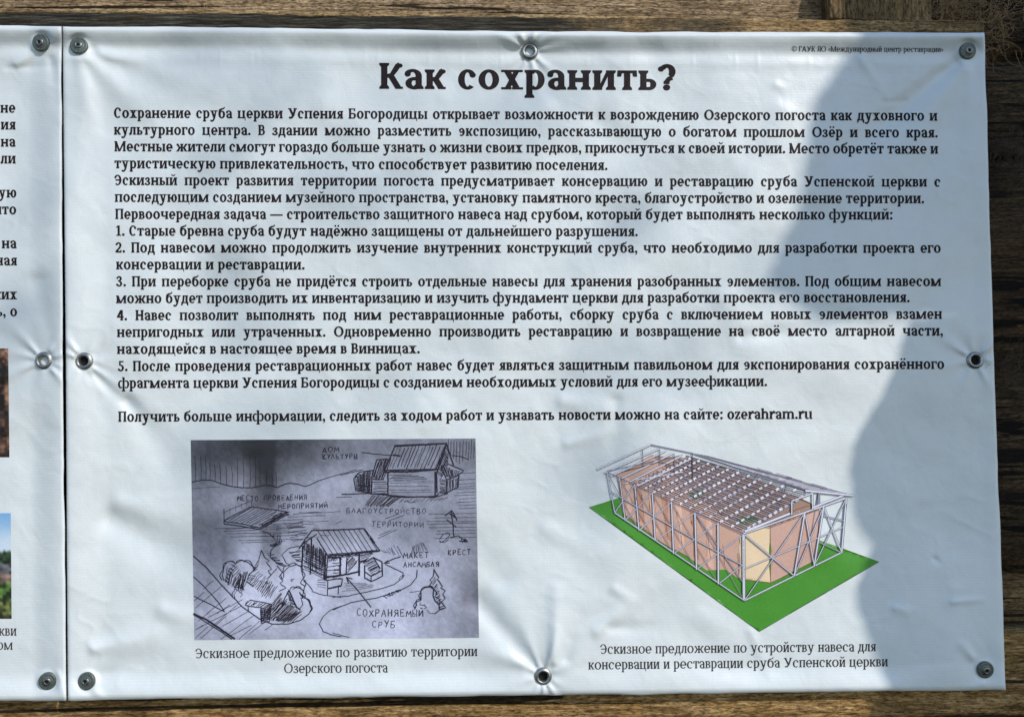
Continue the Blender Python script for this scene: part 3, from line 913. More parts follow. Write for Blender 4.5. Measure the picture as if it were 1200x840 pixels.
def sketch_strokes():
    st = Strokes()
    fx = {'A': (220, 510), 'B': (390, 510), 'C': (220, 630), 'D': (390, 630)}
    def L(k, pts, w=0.8, j=0.12):
        ox, oy = fx[k]
        st.line([(ox+a/6.6667, oy+b/6.6667) for a, b in pts], w, jitter=j, step=3.0)
    def hatch(k, p0, p1, q0, q1, n, w=0.6, j=0.15):
        w = min(w*1.1, 0.8)
        n = max(3, int(n*0.95))
        p0, p1, q0, q1 = [(a+random.uniform(-6, 6), b+random.uniform(-6, 6)) for a, b in (p0, p1, q0, q1)]
        _h(k, p0, p1, q0, q1, n, w, j)
    def _h(k, p0, p1, q0, q1, n, w, j):
        """n strokes whose starts run p0->p1 and ends q0->q1"""
        for i in range(n):
            t = (i+random.uniform(-.25, .25))/max(n-1, 1)
            a = np.array([p0[0]+(p1[0]-p0[0])*t, p0[1]+(p1[1]-p0[1])*t]); b = np.array([q0[0]+(q1[0]-q0[0])*t, q0[1]+(q1[1]-q0[1])*t])
            e0, e1 = random.uniform(-.08, .1), random.uniform(-.08, .12)
            m = (a+b)/2+np.array([random.uniform(-5, 5), random.uniform(-5, 5)])
            L(k, [tuple(a+(b-a)*e0), tuple(m), tuple(b-(b-a)*e1)], w*random.uniform(.65, 1.35), j)
    # skyline, forest strokes and the stage
    L('A', [(30, 365), (110, 350), (190, 350), (260, 378), (340, 398), (420, 408), (500, 410), (600, 390), (650, 392), (700, 408), (760, 380), (800, 372), (860, 380), (920, 400), (980, 375), (1020, 355), (1100, 330), (1200, 300), (1260, 285), (1320, 265)], [1.2, 1.4, 0.7])
    L('A', [(30, 415), (130, 408), (260, 400)], 0.5)
    for x, a, b in [(55, 160, 360), (100, 160, 350), (138, 165, 350), (170, 210, 350), (210, 230, 355), (250, 230, 380), (297, 235, 385), (343, 240, 390), (385, 190, 400), (432, 180, 405), (483, 165, 410), (525, 160, 405), (560, 185, 395), (610, 250, 390), (655, 290, 395), (688, 285, 405)]:
        L('A', [(x, a), (x+6, (a+b)/2), (x+4, b)], 0.65)
    L('A', [(285, 600), (470, 520), (500, 510)], .7); L('A', [(285, 660), (490, 552)], .7); L('A', [(283, 575), (283, 685)], 1.0); L('A', [(500, 510), (500, 560)], .6)
    for x in (330, 375, 420, 460): L('A', [(x, 640-(x-285)*.5), (x, 582-(x-285)*.42)], .4)
    L('A', [(280, 672), (420, 690), (560, 722), (790, 598), (500, 558)], 1.3); L('A', [(280, 690), (420, 708), (560, 735), (790, 612)], 1.4); L('A', [(285, 668), (500, 557)], .8)
    hatch('A', (330, 672), (570, 712), (510, 562), (770, 600), 12, .7)
    hatch('A', (650, 640), (560, 735), (790, 600), (700, 655), 6, .9)
    for x0, x1, y in [(780, 1050, 632), (650, 900, 662), (820, 1000, 610), (300, 560, 725), (560, 900, 690), (300, 900, 762), (210, 550, 722), (330, 860, 786), (280, 620, 742), (400, 900, 815), (640, 920, 725), (420, 760, 832), (1000, 1190, 600)]:
        L('A', [(x0, y+6), ((x0+x1)/2, y), (x1, y-8)], .55)
    hatch('A', (560, 745), (720, 790), (640, 760), (700, 840), 8, .8)
    # handwriting
    hand(st, 'МЕСТО ПРОВЕДЕНИЯ', 278, 580.5, 361, 579, 6.2); hand(st, 'МЕРОПРИЯТИЙ', 326, 590, 385, 588.5, 6.0)
    hand(st, 'ДОМ', 377.5, 523.2, 399, 523.2, 6.5); hand(st, 'КУЛЬТУРЫ', 378, 531.6, 420, 531, 6.2)
    hand(st, 'БЛАГОУСТРОЙСТВО', 406, 595, 501, 595.5, 6.2, .75); hand(st, 'ТЕРРИТОРИИ', 435.5, 610.5, 498, 611, 6.4, .75)
    hand(st, 'МАКЕТ', 473, 646.6, 504, 646.3, 7.0); hand(st, 'АНСАМБЛЯ', 473, 657.8, 516, 657.8, 6.2)
    hand(st, 'КРЕСТ', 525, 643.6, 553, 643.4, 6.4, 1.0); hand(st, 'СОХРАНЯЕМЫЙ', 418, 713, 498, 713.5, 8.6, 1.0); hand(st, 'СРУБ', 436, 727, 465, 727.2, 7.8, 1.0)
    # house of culture
    L('B', [(485, 85), (890, 65), (805, 265), (405, 272), (485, 85)], 1.5); L('B', [(480, 78), (892, 60)], 1.1)
    hatch('B', (505, 85), (870, 70), (440, 265), (790, 258), 15, .8)
    L('B', [(400, 285), (600, 282), (830, 262)], 2.2, .25); L('B', [(430, 290), (432, 470), (560, 482), (800, 476), (830, 455)], 1.6); L('B', [(800, 280), (800, 475)], 1.6)
    hatch('B', (450, 310), (450, 345), (640, 300), (720, 335), 5, .5); hatch('B', (460, 360), (460, 440), (780, 350), (780, 440), 6, .3)
    L('B', [(890, 65), (850, 180), (810, 300), (815, 450)], 1.6); L('B', [(890, 65), (915, 150), (945, 235)], 1.5); hatch('B', (880, 90), (820, 290), (910, 150), (850, 330), 14, .9); hatch('B', (870, 100), (900, 240), (840, 190), (845, 330), 8, .8)
    L('B', [(845, 240), (905, 225), (1025, 275), (965, 320), (890, 345), (845, 240)], 1.3); hatch('B', (860, 240), (990, 275), (890, 335), (970, 315), 12, 1.0)
    L('B', [(890, 345), (885, 445)], 1.2); L('B', [(985, 310), (980, 405), (885, 450), (830, 445)], 1.3); hatch('B', (835, 340), (835, 440), (880, 350), (880, 440), 9, 1.0); hatch('B', (895, 350), (970, 320), (895, 440), (970, 405), 8, .9)
    L('B', [(345, 190), (450, 185)], 1.3); L('B', [(345, 190), (300, 345), (400, 345)], 1.3); hatch('B', (355, 192), (450, 190), (312, 340), (395, 335), 12, 1.0)
    L('B', [(305, 350), (303, 455), (430, 458)], 1.4); L('B', [(165, 335), (210, 285), (320, 272)], 1.2); L('B', [(165, 335), (180, 430), (300, 450)], 1.3)
    hatch('B', (180, 320), (310, 275), (185, 430), (300, 445), 16, 1.0); hatch('B', (185, 300), (185, 440), (295, 330), (295, 450), 12, .8); hatch('B', (320, 360), (320, 450), (420, 360), (420, 450), 7, .6)
    L('B', [(70, 460), (260, 452), (430, 466), (580, 478), (800, 482), (900, 452)], 1.2); L('B', [(30, 485), (150, 478)], .6)
    hatch('B', (300, 470), (540, 480), (250, 550), (430, 555), 18, .7); hatch('B', (560, 490), (900, 480), (520, 520), (860, 500), 12, .5); L('B', [(560, 520), (580, 510), (600, 525), (650, 518)], .7)
    for y in (290, 340, 375, 395, 412, 440, 462, 490, 515, 540, 565): L('B', [(980+random.randint(-40, 30), y+8), (1115, y)], .45)
    for x in (905, 925, 948, 970, 995, 1020, 1045, 1065, 1085, 1105): L('B', [(x, 35+random.randint(-5, 15)), (x-2, 120), (x-6, 160+random.randint(0, 60))], .5)
    L('B', [(930, 155), (1000, 165), (1065, 188)], .9); L('B', [(60, 310), (150, 287), (240, 265)], .8); L('B', [(225, 132), (380, 150), (530, 162)], .9); L('B', [(470, 150), (530, 162)], 1.8)
    # cross and its mound
    L('B', [(925, 590), (940, 700), (945, 790)], 1.1); L('B', [(878, 627), (930, 585), (972, 662)], 1.3); L('B', [(888, 655), (966, 716)], 1.1); L('B', [(915, 610), (960, 640)], 1.4)
    L('B', [(835, 812), (862, 770), (905, 757), (915, 780), (880, 815), (838, 835)], .9); L('B', [(920, 795), (980, 782), (1050, 832)], 1.0); L('D', [(830, 25), (870, 35), (905, 15)], .8); L('D', [(990, 25), (1055, 28), (1030, 5)], 1.4); hatch('D', (1000, 10), (1040, 20), (1020, 40), (1050, 35), 4, .9)
    for y in (610, 640, 668, 690, 715, 740, 765, 800): L('B', [(760+random.randint(-30, 60), y+4), (1118, y-3+random.randint(-6, 6))], .4)
    for a, b in [((410, 650), (520, 610)), ((440, 665), (560, 622)), ((350, 805), (500, 735)), ((360, 780), (460, 740)), ((20, 690), (70, 668))]: L('B', [a, b], .6)
    # the log cabin in the middle
    L('A', [(970, 742), (1200, 735)], 1.4); L('B', [(0, 738), (245, 727)], 1.4); L('B', [(245, 727), (330, 840)], 1.3); L('D', [(290, 0), (372, 102)], 1.2); L('C', [(1010, 0), (1095, 140)], 1.2)
    L('D', [(-40, 140), (180, 122), (372, 100)], 1.8, .2); L('D', [(-35, 128), (180, 112), (350, 95)], 1.0)
    for i in range(10):
        t = i/9; a = (372+54*t, 621-1.8*t); b = (391+52*t, 650.5-5*t)
        st.line([a, b], .55, jitter=.1)
    L('A', [(970, 742), (905, 830), (870, 880)], 1.4); L('C', [(1010, -30), (905, 40), (868, 85)], 1.4); L('C', [(900, 60), (892, 230)], 1.9); L('C', [(968, 0), (958, 285)], 1.6); L('C', [(1078, 120), (1070, 325)], 2.0); L('C', [(1095, 140), (1080, 330)], 1.2)
    hatch('C', (905, 40), (900, 230), (1075, 130), (1070, 320), 16, .8); hatch('C', (920, 30), (1060, 100), (900, 110), (1070, 230), 14, .7); hatch('C', (780, 110), (850, 180), (870, 95), (895, 190), 9, .6)
    L('C', [(1085, 155), (1200, 150)], 2.0, .25); hatch('C', (1085, 165), (1190, 155), (1100, 185), (1200, 175), 9, 1.1); hatch('C', (1095, 215), (1095, 300), (1200, 205), (1200, 290), 4, .8)
    L('C', [(1075, 310), (1200, 285)], 2.0, .2); L('C', [(1080, 330), (1200, 315)], 1.2); L('C', [(1090, 395), (1200, 375)], 1.7); L('C', [(1095, 330), (1092, 445)], .9); L('C', [(1178, 380), (1176, 440)], .9); hatch('C', (1010, 325), (1010, 380), (1080, 325), (1085, 385), 5, .5)
    L('D', [(-5, 305), (100, 285), (215, 262)], 2.0, .2); L('D', [(0, 320), (75, 318), (68, 370), (0, 385)], 1.3); L('D', [(45, 375), (42, 440)], .7)
    L('D', [(60, 155), (58, 290)], 1.9); L('D', [(110, 150), (105, 280)], 1.3); L('D', [(207, 120), (205, 295)], 2.0)
    hatch('D', (112, 270), (112, 170), (200, 180), (150, 135), 10, 1.1); hatch('D', (0, 165), (0, 280), (55, 160), (55, 275), 6, .8); hatch('D', (0, 140), (190, 125), (30, 160), (220, 140), 16, .9); hatch('D', (215, 200), (215, 130), (260, 180), (330, 100), 8, .7)
    # the model
    L('D', [(235, 195), (318, 152), (385, 188), (388, 298), (300, 340), (250, 312), (250, 210)], 1.4); L('D', [(250, 262), (300, 300), (385, 255)], 1.2); L('D', [(300, 295), (300, 340)], 1.0); L('D', [(318, 152), (370, 240)], 1.2)
    hatch('D', (245, 200), (310, 285), (325, 160), (365, 245), 12, 1.1)
    L('D', [(530, 145), (470, 165), (400, 198)], 1.2); L('D', [(435, 175), (400, 198), (445, 195)], 1.1); hatch('D', (380, 100), (500, 60), (420, 110), (540, 150), 8, .4)
    # paths
    L('D', [(0, 462), (120, 452), (250, 425), (380, 395), (480, 362), (545, 312), (552, 272), (480, 238), (410, 205)], .9)
    L('D', [(0, 560), (150, 502), (350, 466), (450, 435), (540, 402), (610, 365), (655, 310), (660, 250)], 1.0); hatch('D', (395, 455), (480, 420), (430, 470), (560, 400), 8, .6); L('D', [(515, 325), (545, 290), (560, 290), (540, 320), (515, 335)], .7)
    hatch('D', (80, 350), (80, 420), (280, 345), (330, 380), 6, .35); L('D', [(300, 540), (200, 415), (105, 305)], 1.1); L('D', [(155, 320), (105, 305), (125, 355)], 1.1)
    L('C', [(970, 415), (1050, 445), (1200, 462)], .8); L('C', [(975, 408), (945, 365), (905, 335)], .8); L('C', [(870, 62), (790, 80), (735, 130), (770, 195), (800, 215)], .8); L('C', [(690, 50), (650, 100), (645, 150), (700, 200), (755, 220)], 1.0)
    hatch('C', (640, 60), (740, 20), (690, 60), (720, 50), 9, 1.1); hatch('C', (620, 120), (700, 200), (650, 110), (760, 215), 8, 1.0)
    # trees on the left
    L('C', [(285, 335), (270, 290), (285, 220), (310, 185), (345, 180), (372, 200), (420, 175), (470, 190), (510, 225), (515, 250), (480, 285), (465, 330)], .9)
    hatch('C', (285, 330), (350, 200), (310, 350), (375, 230), 7, 1.0); hatch('C', (290, 350), (370, 390), (310, 230), (400, 330), 10, .9); hatch('C', (390, 400), (430, 420), (400, 280), (480, 240), 8, 1.1); hatch('C', (460, 320), (600, 470), (500, 300), (660, 360), 15, .9)
    L('C', [(575, 95), (555, 170), (520, 230), (545, 225), (480, 290), (530, 300)], .8); L('C', [(575, 95), (600, 150), (640, 180), (615, 190), (655, 245), (630, 255), (650, 290), (620, 320), (700, 235)], .9)
    L('C', [(460, 335), (515, 380)], 1.2); hatch('C', (540, 190), (515, 250), (560, 175), (545, 240), 5, .8)
    L('C', [(700, 215), (740, 270), (715, 300), (745, 335), (720, 355), (770, 390), (715, 415)], .9); L('C', [(750, 310), (750, 265), (790, 225), (850, 208), (885, 225), (892, 265), (905, 310), (880, 350), (915, 375), (905, 420)], .9)
    L('C', [(805, 325), (830, 318), (815, 340), (805, 325)], .8); L('C', [(820, 400), (850, 385), (885, 395)], .8); L('C', [(370, 390), (385, 410), (360, 440), (370, 470)], .7); L('C', [(380, 400), (430, 440), (410, 460)], .7)
    L('C', [(790, 405), (735, 525)], 1.2); L('C', [(790, 405), (850, 540), (880, 560)], 1.6); hatch('C', (785, 420), (800, 520), (790, 440), (850, 540), 10, 1.2)
    L('C', [(450, 520), (490, 485), (655, 515), (600, 550), (450, 525)], 1.0); L('C', [(570, 550), (575, 665), (640, 650), (655, 515)], 1.1); hatch('C', (575, 560), (650, 530), (580, 660), (640, 640), 10, .8); hatch('C', (575, 560), (575, 650), (640, 540), (640, 640), 9, .7); hatch('C', (470, 490), (640, 520), (460, 520), (590, 545), 9, .9); L('C', [(470, 530), (478, 580)], .7)
    hatch('C', (600, 600), (760, 660), (720, 440), (860, 570), 20, .9); hatch('C', (650, 650), (800, 660), (680, 620), (900, 560), 14, .7)
    L('C', [(905, 470), (880, 440), (870, 420), (905, 460), (890, 480), (900, 520), (870, 560)], .8)
    L('C', [(45, 140), (150, 235), (270, 372), (430, 540), (560, 632), (660, 672), (780, 672), (880, 642), (950, 590), (968, 552), (945, 490), (905, 450)], 1.1)
    L('C', [(45, 300), (140, 390), (230, 490), (292, 578), (200, 530), (50, 455)], .9); L('C', [(45, 590), (150, 640), (250, 705), (370, 790)], 2.0); L('C', [(50, 600), (260, 730), (345, 790)], 1.0)
    for a, b in [((50, 490), (130, 420)), ((55, 550), (270, 370)), ((150, 590), (300, 470)), ((80, 650), (200, 550)), ((160, 620), (430, 480)), ((90, 700), (420, 530)), ((100, 785), (300, 610)), ((180, 700), (400, 510)), ((270, 690), (480, 570)), ((260, 790), (520, 600)), ((340, 760), (500, 680)), ((400, 790), (560, 650)), ((60, 720), (120, 680)), ((600, 720), (660, 680)), ((480, 750), (600, 660)), ((60, 780), (160, 690)), ((120, 400), (200, 330)), ((230, 590), (330, 520))]: L('C', [a, b], .55)
    L('C', [(1200, 530), (1120, 560), (1060, 610), (1028, 670), (1060, 730), (1120, 755), (1200, 770)], .8); L('D', [(0, 742), (70, 762), (130, 775)], .6)
    def bush(k, pts, w=.85):
        """scalloped outline through the points"""
        out = []
        for a, b in zip(pts[:-1], pts[1:]):
            dx, dy = b[0]-a[0], b[1]-a[1]
            for q in range(6):
                t = q/6; bulge = math.sin(math.pi*t)*0.28
                out.append((a[0]+dx*t+dy*bulge, a[1]+dy*t-dx*bulge))
        out.append(pts[-1]); L(k, out, w, .08)
    bush('C', [(270, 330), (278, 250), (320, 185), (372, 205), (440, 178), (505, 215), (512, 262)]); bush('C', [(360, 470), (365, 410), (400, 385), (440, 410)]); bush('C', [(745, 320), (745, 260), (790, 215), (860, 212), (900, 260), (900, 320), (915, 380)])
    bush('C', [(900, 420), (910, 470), (960, 520), (955, 580)]); bush('C', [(800, 400), (840, 385), (890, 400), (900, 440), (880, 470)]); bush('D', [(645, 550), (650, 500), (690, 480), (690, 420), (740, 380), (790, 400), (800, 460), (835, 520)])
    hatch('C', (520, 300), (640, 470), (560, 260), (700, 380), 12, .6); hatch('C', (330, 250), (420, 420), (380, 200), (460, 330), 12, .55); hatch('C', (650, 560), (820, 650), (720, 480), (900, 590), 14, .6)
    hatch('D', (620, 60), (700, 30), (600, 130), (740, 90), 10, .35); hatch('A', (760, 680), (820, 830), (900, 670), (960, 800), 8, .5); hatch('C', (930, 30), (1060, 90), (925, 210), (1065, 300), 10, .6)
    for q in range(26):
        x0, y0 = random.uniform(560, 1050), random.uniform(600, 830); L('A', [(x0, y0), (x0+random.uniform(60, 160), y0+random.uniform(-10, 6))], .35)
    # trees on the right
    L('D', [(792, 240), (785, 300), (760, 330), (775, 345), (755, 375)], .9); L('D', [(792, 250), (830, 310), (818, 320), (860, 380), (842, 385), (880, 410), (860, 440), (878, 470), (850, 500), (885, 545), (840, 560)], 1.0)
    hatch('D', (800, 300), (870, 540), (770, 340), (830, 560), 16, .8)
    L('D', [(640, 555), (655, 520), (650, 500), (690, 485), (690, 440), (690, 410), (720, 385), (765, 380), (790, 400), (785, 450), (800, 490), (830, 520), (838, 560), (800, 590)], 1.2)
    L('D', [(690, 500), (680, 520), (715, 525)], .8); L('D', [(715, 520), (735, 545), (715, 550)], .8); L('D', [(735, 560), (760, 590), (800, 588)], .5); L('D', [(605, 425), (690, 412)], .5)
    return st

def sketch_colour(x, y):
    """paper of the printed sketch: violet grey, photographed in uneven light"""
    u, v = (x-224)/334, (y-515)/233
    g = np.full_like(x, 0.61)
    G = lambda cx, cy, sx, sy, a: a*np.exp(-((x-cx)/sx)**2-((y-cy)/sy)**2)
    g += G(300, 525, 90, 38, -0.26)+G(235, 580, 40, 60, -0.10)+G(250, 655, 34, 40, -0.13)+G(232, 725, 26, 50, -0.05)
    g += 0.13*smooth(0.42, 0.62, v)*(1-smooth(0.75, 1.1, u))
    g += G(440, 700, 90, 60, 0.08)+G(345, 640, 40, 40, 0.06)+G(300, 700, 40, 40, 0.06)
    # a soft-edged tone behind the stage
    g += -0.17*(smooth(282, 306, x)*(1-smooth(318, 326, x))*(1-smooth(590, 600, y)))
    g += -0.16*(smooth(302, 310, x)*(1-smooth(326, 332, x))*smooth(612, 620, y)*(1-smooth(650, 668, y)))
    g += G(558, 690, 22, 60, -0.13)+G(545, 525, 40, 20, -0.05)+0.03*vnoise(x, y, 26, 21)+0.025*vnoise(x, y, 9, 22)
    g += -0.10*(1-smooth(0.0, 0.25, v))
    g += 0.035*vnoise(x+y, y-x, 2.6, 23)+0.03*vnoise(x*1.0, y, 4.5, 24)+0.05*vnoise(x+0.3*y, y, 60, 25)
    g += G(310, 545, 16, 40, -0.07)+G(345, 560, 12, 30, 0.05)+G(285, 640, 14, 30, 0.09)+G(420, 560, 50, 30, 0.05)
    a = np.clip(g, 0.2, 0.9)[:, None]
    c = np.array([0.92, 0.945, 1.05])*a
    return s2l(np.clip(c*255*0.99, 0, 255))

def timber_photo(x, y):
    n = 0.5+0.5*vnoise(x*1.0, y*0.7, 7, 31)+0.35*vnoise(x, y, 3.1, 32)
    base = np.array([190, 142, 112])*np.clip(n, 0.15, 1.3)[:, None]
    dark = smooth(470, 490, y)*(1-smooth(500, 520, y))
    base = base*(1-0.45*dark[:, None])+np.array([40, 36, 44])*(0.35*dark[:, None])
    base *= (1-0.7*smooth(522, 535, y))[:, None]
    base *= (0.85+0.3*(y < 425))[:, None]
    return s2l(np.clip(base, 0, 255))

def village_photo(x, y):
    c = np.zeros((len(x), 3))
    c[:] = (160, 190, 215)
    t = smooth(600, 640, y)[:, None]
    c = np.array([128, 178, 222])*(1-t)+np.array([205, 222, 235])*t
    n = (0.7+0.5*vnoise(x, y, 4, 41))[:, None]
    def lay(m, col):
        nonlocal c
        m = m[:, None]
        c = c*(1-m)+np.array(col)*n*m
    lay(smooth(643, 648, y+2*vnoise(x, x, 5, 42)), (58, 86, 58)); lay(smooth(659, 661, y), (128, 128, 136)); lay(smooth(671, 673, y), (146, 124, 112)); lay(smooth(681, 684, y), (92, 128, 62)); lay(smooth(700, 706, y), (136, 150, 84)); lay(smooth(717, 723, y), (56, 62, 40))
    return s2l(np.clip(c, 0, 255))

# the printed drawing of the shelter: footprint A near corner, B right, D left, heights above
def homog(src, dst):
    A, b = [], []
    for (u, v), (x, y) in zip(src, dst):
        A += [[u, v, 1, 0, 0, 0, -u*x, -v*x], [0, 0, 0, u, v, 1, -u*y, -v*y]]; b += [x, y]
    h = np.linalg.solve(np.array(A, float), np.array(b, float))
    return np.append(h, 1).reshape(3, 3)

SQ = [(0, 0), (1, 0), (1, 1), (0, 1)]          # A, B, C, D  (s to the right, t to the far left end)
HB = homog(SQ, [(872.5, 703.5), (986.5, 647), (838, 562), (720.5, 600.5)])
HT = homog(SQ, [(871.5, 625), (992, 583.5), (862, 541), (711.5, 553)])

def P3(s, t, z):
    """s across, t along, z 0..1 from the ground to the eaves"""
    a = HB @ (s, t, 1); b = HT @ (s, t, 1)
    a = a[:2]/a[2]; b = b[:2]/b[2]
    return tuple(a+(b-a)*z)

def shelter():
    g = s2l
    lawn = Strokes()
    lawn.fill([(690.5, 594), (889.7, 739.5), (1030, 657.8), (905, 612), (735, 580)], g((74, 150, 50)))
    edge = g((40, 80, 34))
    lawn.line([(690.5, 594), (889.7, 739.5), (1030, 657.8)], 0.9, edge)
    cab = Strokes()
    peach, peach2, cream, dk = g((206, 168, 150)), g((212, 172, 156)), g((238, 214, 176)), g((128, 92, 76))
    cab.fill([(722, 556), (729.5, 601), (776, 636), (807, 652.5), (828, 668), (850, 667), (866, 678), (875, 621), (862, 560), (800, 538), (762, 533)], peach)
    cab.fill([(866.5, 630), (866, 678), (903, 682.5), (902.5, 618), (880, 615)], cream)
    cab.fill([(902.5, 618), (903, 682.5), (952, 657.5), (959, 655), (960, 597), (930, 590)], peach2)
    cab.fill([(762, 533), (866, 622), (880, 615), (902.5, 618), (960, 597), (948, 588), (900, 566), (850, 548), (810, 537)], g((160, 134, 122)))
    cab.fill([(806, 578), (822, 572), (826, 580), (812, 587)], g((88, 120, 78)))
    cab.fill([(862, 608), (884, 604), (892, 609), (868, 616)], g((88, 120, 78)))
    # darker bays of the long wall
    for k in range(7):
        t0 = 0.96-k*0.108
        a, b = P3(0.07, t0, 0.02), P3(0.07, t0, 0.92)
        c, d = P3(0.07, t0-0.045, 0.92), P3(0.07, t0-0.045, 0.02)
        cab.fill([a, b, c, d], g((190, 140, 116)) if k % 2 else g((228, 186, 166)))
    for k in range(9):
        a, b = (726+k*17.3, 572+k*9.5), (733+k*16.6, 603+k*8.6)
        cab.line([a, b], 0.7, dk)
    for p in ([(729.5, 601), (776, 636), (807, 652.5)], [(866, 678), (903, 682.5), (958, 657)], [(902.5, 618), (903, 682.5)], [(866.5, 630), (866, 678)], [(960, 597), (958, 657)], [(902.5, 618), (960, 597)], [(880, 616), (902.5, 619)]):
        cab.line(p, 0.8, dk)
    cab.line([(905, 612), (925, 600), (948, 592)], 2.2, g((150, 110, 88))); cab.line([(938, 585), (950, 590), (950, 594)], 1.2, g((70, 50, 44)))
    # frame: pale tubes, each with a thin dark outline
    fr = Strokes(); fr.inc = 0.0022
    tube, shade = g((216, 218, 230)), g((92, 92, 112))
    def bar(a, b, w=1.5, col=tube):
        fr.line([a, b], w+0.75, shade, step=1.6); fr.lift += 0.008; fr.line([(a[0]-.12, a[1]-.1), (b[0]-.12, b[1]-.1)], w*0.9, col, step=1.6)
    rear = g((150, 152, 170)); dark = g((58, 50, 64)); mid = g((112, 106, 124)); pale = g((230, 230, 242)); rust = g((120, 92, 88)); lilac = g((186, 184, 206))
    # posts of the long side, from the far end to the near corner
    Bs = [(720.5, 600.5), (732.8, 609.7), (749, 621.4), (768, 633.5), (789.5, 648.5), (816.4, 667), (842, 684), (872, 703)]
    Ts = [(711.5, 553), (726, 559.5), (744, 567.5), (764.5, 577), (787, 588), (814.5, 600.5), (841.5, 612.5), (871.5, 626)]
    mixp = lambda p, q, t: (p[0]+(q[0]-p[0])*t, p[1]+(q[1]-p[1])*t)
    # far side seen through the frame
    for t in (0.0, 0.22, 0.48, 0.75): bar(P3(1, t, 0.05), P3(1, t, 1), 0.5, rear)
    # roof: near eave to ridge
    A0, A1 = np.array((872.0, 624.5)), np.array((702.5, 549.5))
    R0, R1 = np.array((953.0, 577.0)), np.array((762.5, 520.8))
    def roof(s_, t, lift=0.0):
        tt = 1.3*t/(1+0.3*t)
        p = A0+(A1-A0)*tt; q = R0+(R1-R0)*tt
        return tuple(p+(q-p)*s_+np.array((0, lift)))
    for i in range(18):                                  # props and ties below the roof
        s_, t = 0.18+0.6*random.random(), 0.05+0.6*i/17
        fr.line([roof(s_, t, 12), roof(s_, t, 0)], 0.8, mid if i % 2 else rear, step=1.6)
        fr.line([roof(s_, t, 9), roof(min(s_+.2, 1), t+.05, 2)], 0.5, mid, step=1.6)
    for i in range(30):                                  # dark purlins along the building
        s_ = 0.0+0.99*i/29
        t1 = 0.70-0.20*0+0.03*random.random()
        fr.line([roof(s_, 0.0), roof(s_, t1)], 1.0 if i % 2 else 0.7, dark if i % 3 else g((104, 92, 104)), step=1.6)
        if i % 2: fr.line([roof(s_+.012, 0.0, .2), roof(s_+.012, t1, .2)], 0.45, lilac, step=1.6)
    for i in range(12):                                  # rafters between the purlins: rows of pale dashes
        t = 0.012+0.68*i/11
        n = 13
        for k in range(n):
            f0, f1 = (k+0.08)/n, (k+0.66)/n
            p = np.array(roof(f0, t)); q = np.array(roof(f1, t))
            wd = (3.0 if i % 2 == 0 else 2.3)*(1.05-0.35*t)
            fr.line([p+(0.3, 0.8), q+(0.3, 0.8)], wd*0.6, dark, step=1.6)
            fr.line([p, q], wd, pale if (i+k) % 4 else lilac, step=1.6)
    # far slope seen edge on
    fr.fill([(812, 531), (953, 577), (1001, 580.5), (984, 576), (935, 565), (880, 549)], g((176, 178, 192)))
    for i in range(6):
        f = i/5
        fr.line([(812+16*f, 530.8+3*f), (880+121*f**1.1, 549.5+31*f)], 0.5, mid, step=1.6)
    for x_, y_ in ((905, 552), (928, 558), (940, 562), (969, 570)): fr.line([(x_-18, y_-3.5), (x_, y_+1.5), (x_-1, y_+3)], 0.7, mid, step=1.6)
    fr.line([(762.5, 520.8), (810, 530.5), (953, 576.5)], 1.3, mid, step=1.6)
    fr.line([(762.5, 520.2), (810, 530), (880, 552)], 0.6, lilac, step=1.6)
    # the six bare rafters at the far end
    for a, b in [((700, 550), (762.5, 521)), ((708.5, 554), (773, 525.5)), ((716, 558), (781, 528)), ((724.5, 562.5), (789, 531)), ((733, 567), (799, 534)), ((743, 571.5), (810, 537.5))]: bar(a, b, 1.4, pale)
    fr.line([(711, 552), (800, 533)], .7, mid, step=1.6); fr.line([(728, 553), (772, 541), (800, 549)], .7, dark); fr.line([(745, 562), (800, 553)], .8, pale)
    for x_, y0, y1 in ((753, 527, 546), (773, 526, 545), (790, 531, 552), (811, 530, 560)): fr.line([(x_, y0), (x_+.6, y1)], 0.9, mid if x_ < 800 else dark, step=1.6)
    # long side: crossed braces over two bays, rails, posts
    for i in range(6):
        fr.line([Ts[i], Bs[i+2]], 0.75, g((140, 128, 136)), step=1.6)
    for i in range(6):
        bar(Bs[i], Ts[i+2], 0.8)
    bar(Bs[6], mixp(Bs[7], Ts[7], .55), 0.9); bar(Ts[5], mixp(Bs[7], Ts[7], .25), .6, lilac)
    for i in range(7): bar(mixp(Bs[i], Ts[i], .52), mixp(Bs[i+1], Ts[i+1], .52), 0.7)
    bar(Bs[0], Bs[7], 1.1)
    fr.line([Ts[0], Ts[7]], 0.9, mid, step=1.6)
    for i in range(8): bar(Bs[i], Ts[i], 0.9+0.12*i if i < 7 else 3.0)
    fr.line([(871.4, 627), (872, 702)], 0.5, shade, step=1.6)
    # short end
    ss = [0, 0.48, 0.69, 1.0]
    bar(P3(0, 0, 0), P3(1, 0, 0), 1.5); bar(P3(0, 0, 0.47), P3(1, 0, 0.47), 1.0)
    for a, b in zip(ss[:-1], ss[1:]):
        bar(P3(a, 0, 0), P3(b, 0, 1), 0.8); bar(P3(a, 0, 1), P3(b, 0, 0), 1.1)
    bar((986, 647), (958, 634), .7, lilac); bar((990, 610), (961, 603), .8, lilac)
    bar(P3(0, 0, 1), P3(1, 0, 1), 1.7)
    for s_ in ss[1:]: bar(P3(s_, 0, 0), P3(s_, 0, 1), 1.6)
    bar((873, 622.5), (926, 601.5), 2.6, pale); bar((928, 603), (928, 587), 1.4); bar((928, 587), (953, 577.5), 1.5); bar((952.5, 578), (952.5, 598), 1.3); bar((953, 594.5), (993, 578.5), 1.9, pale); bar((960, 578), (960, 590), 1.6, rear)
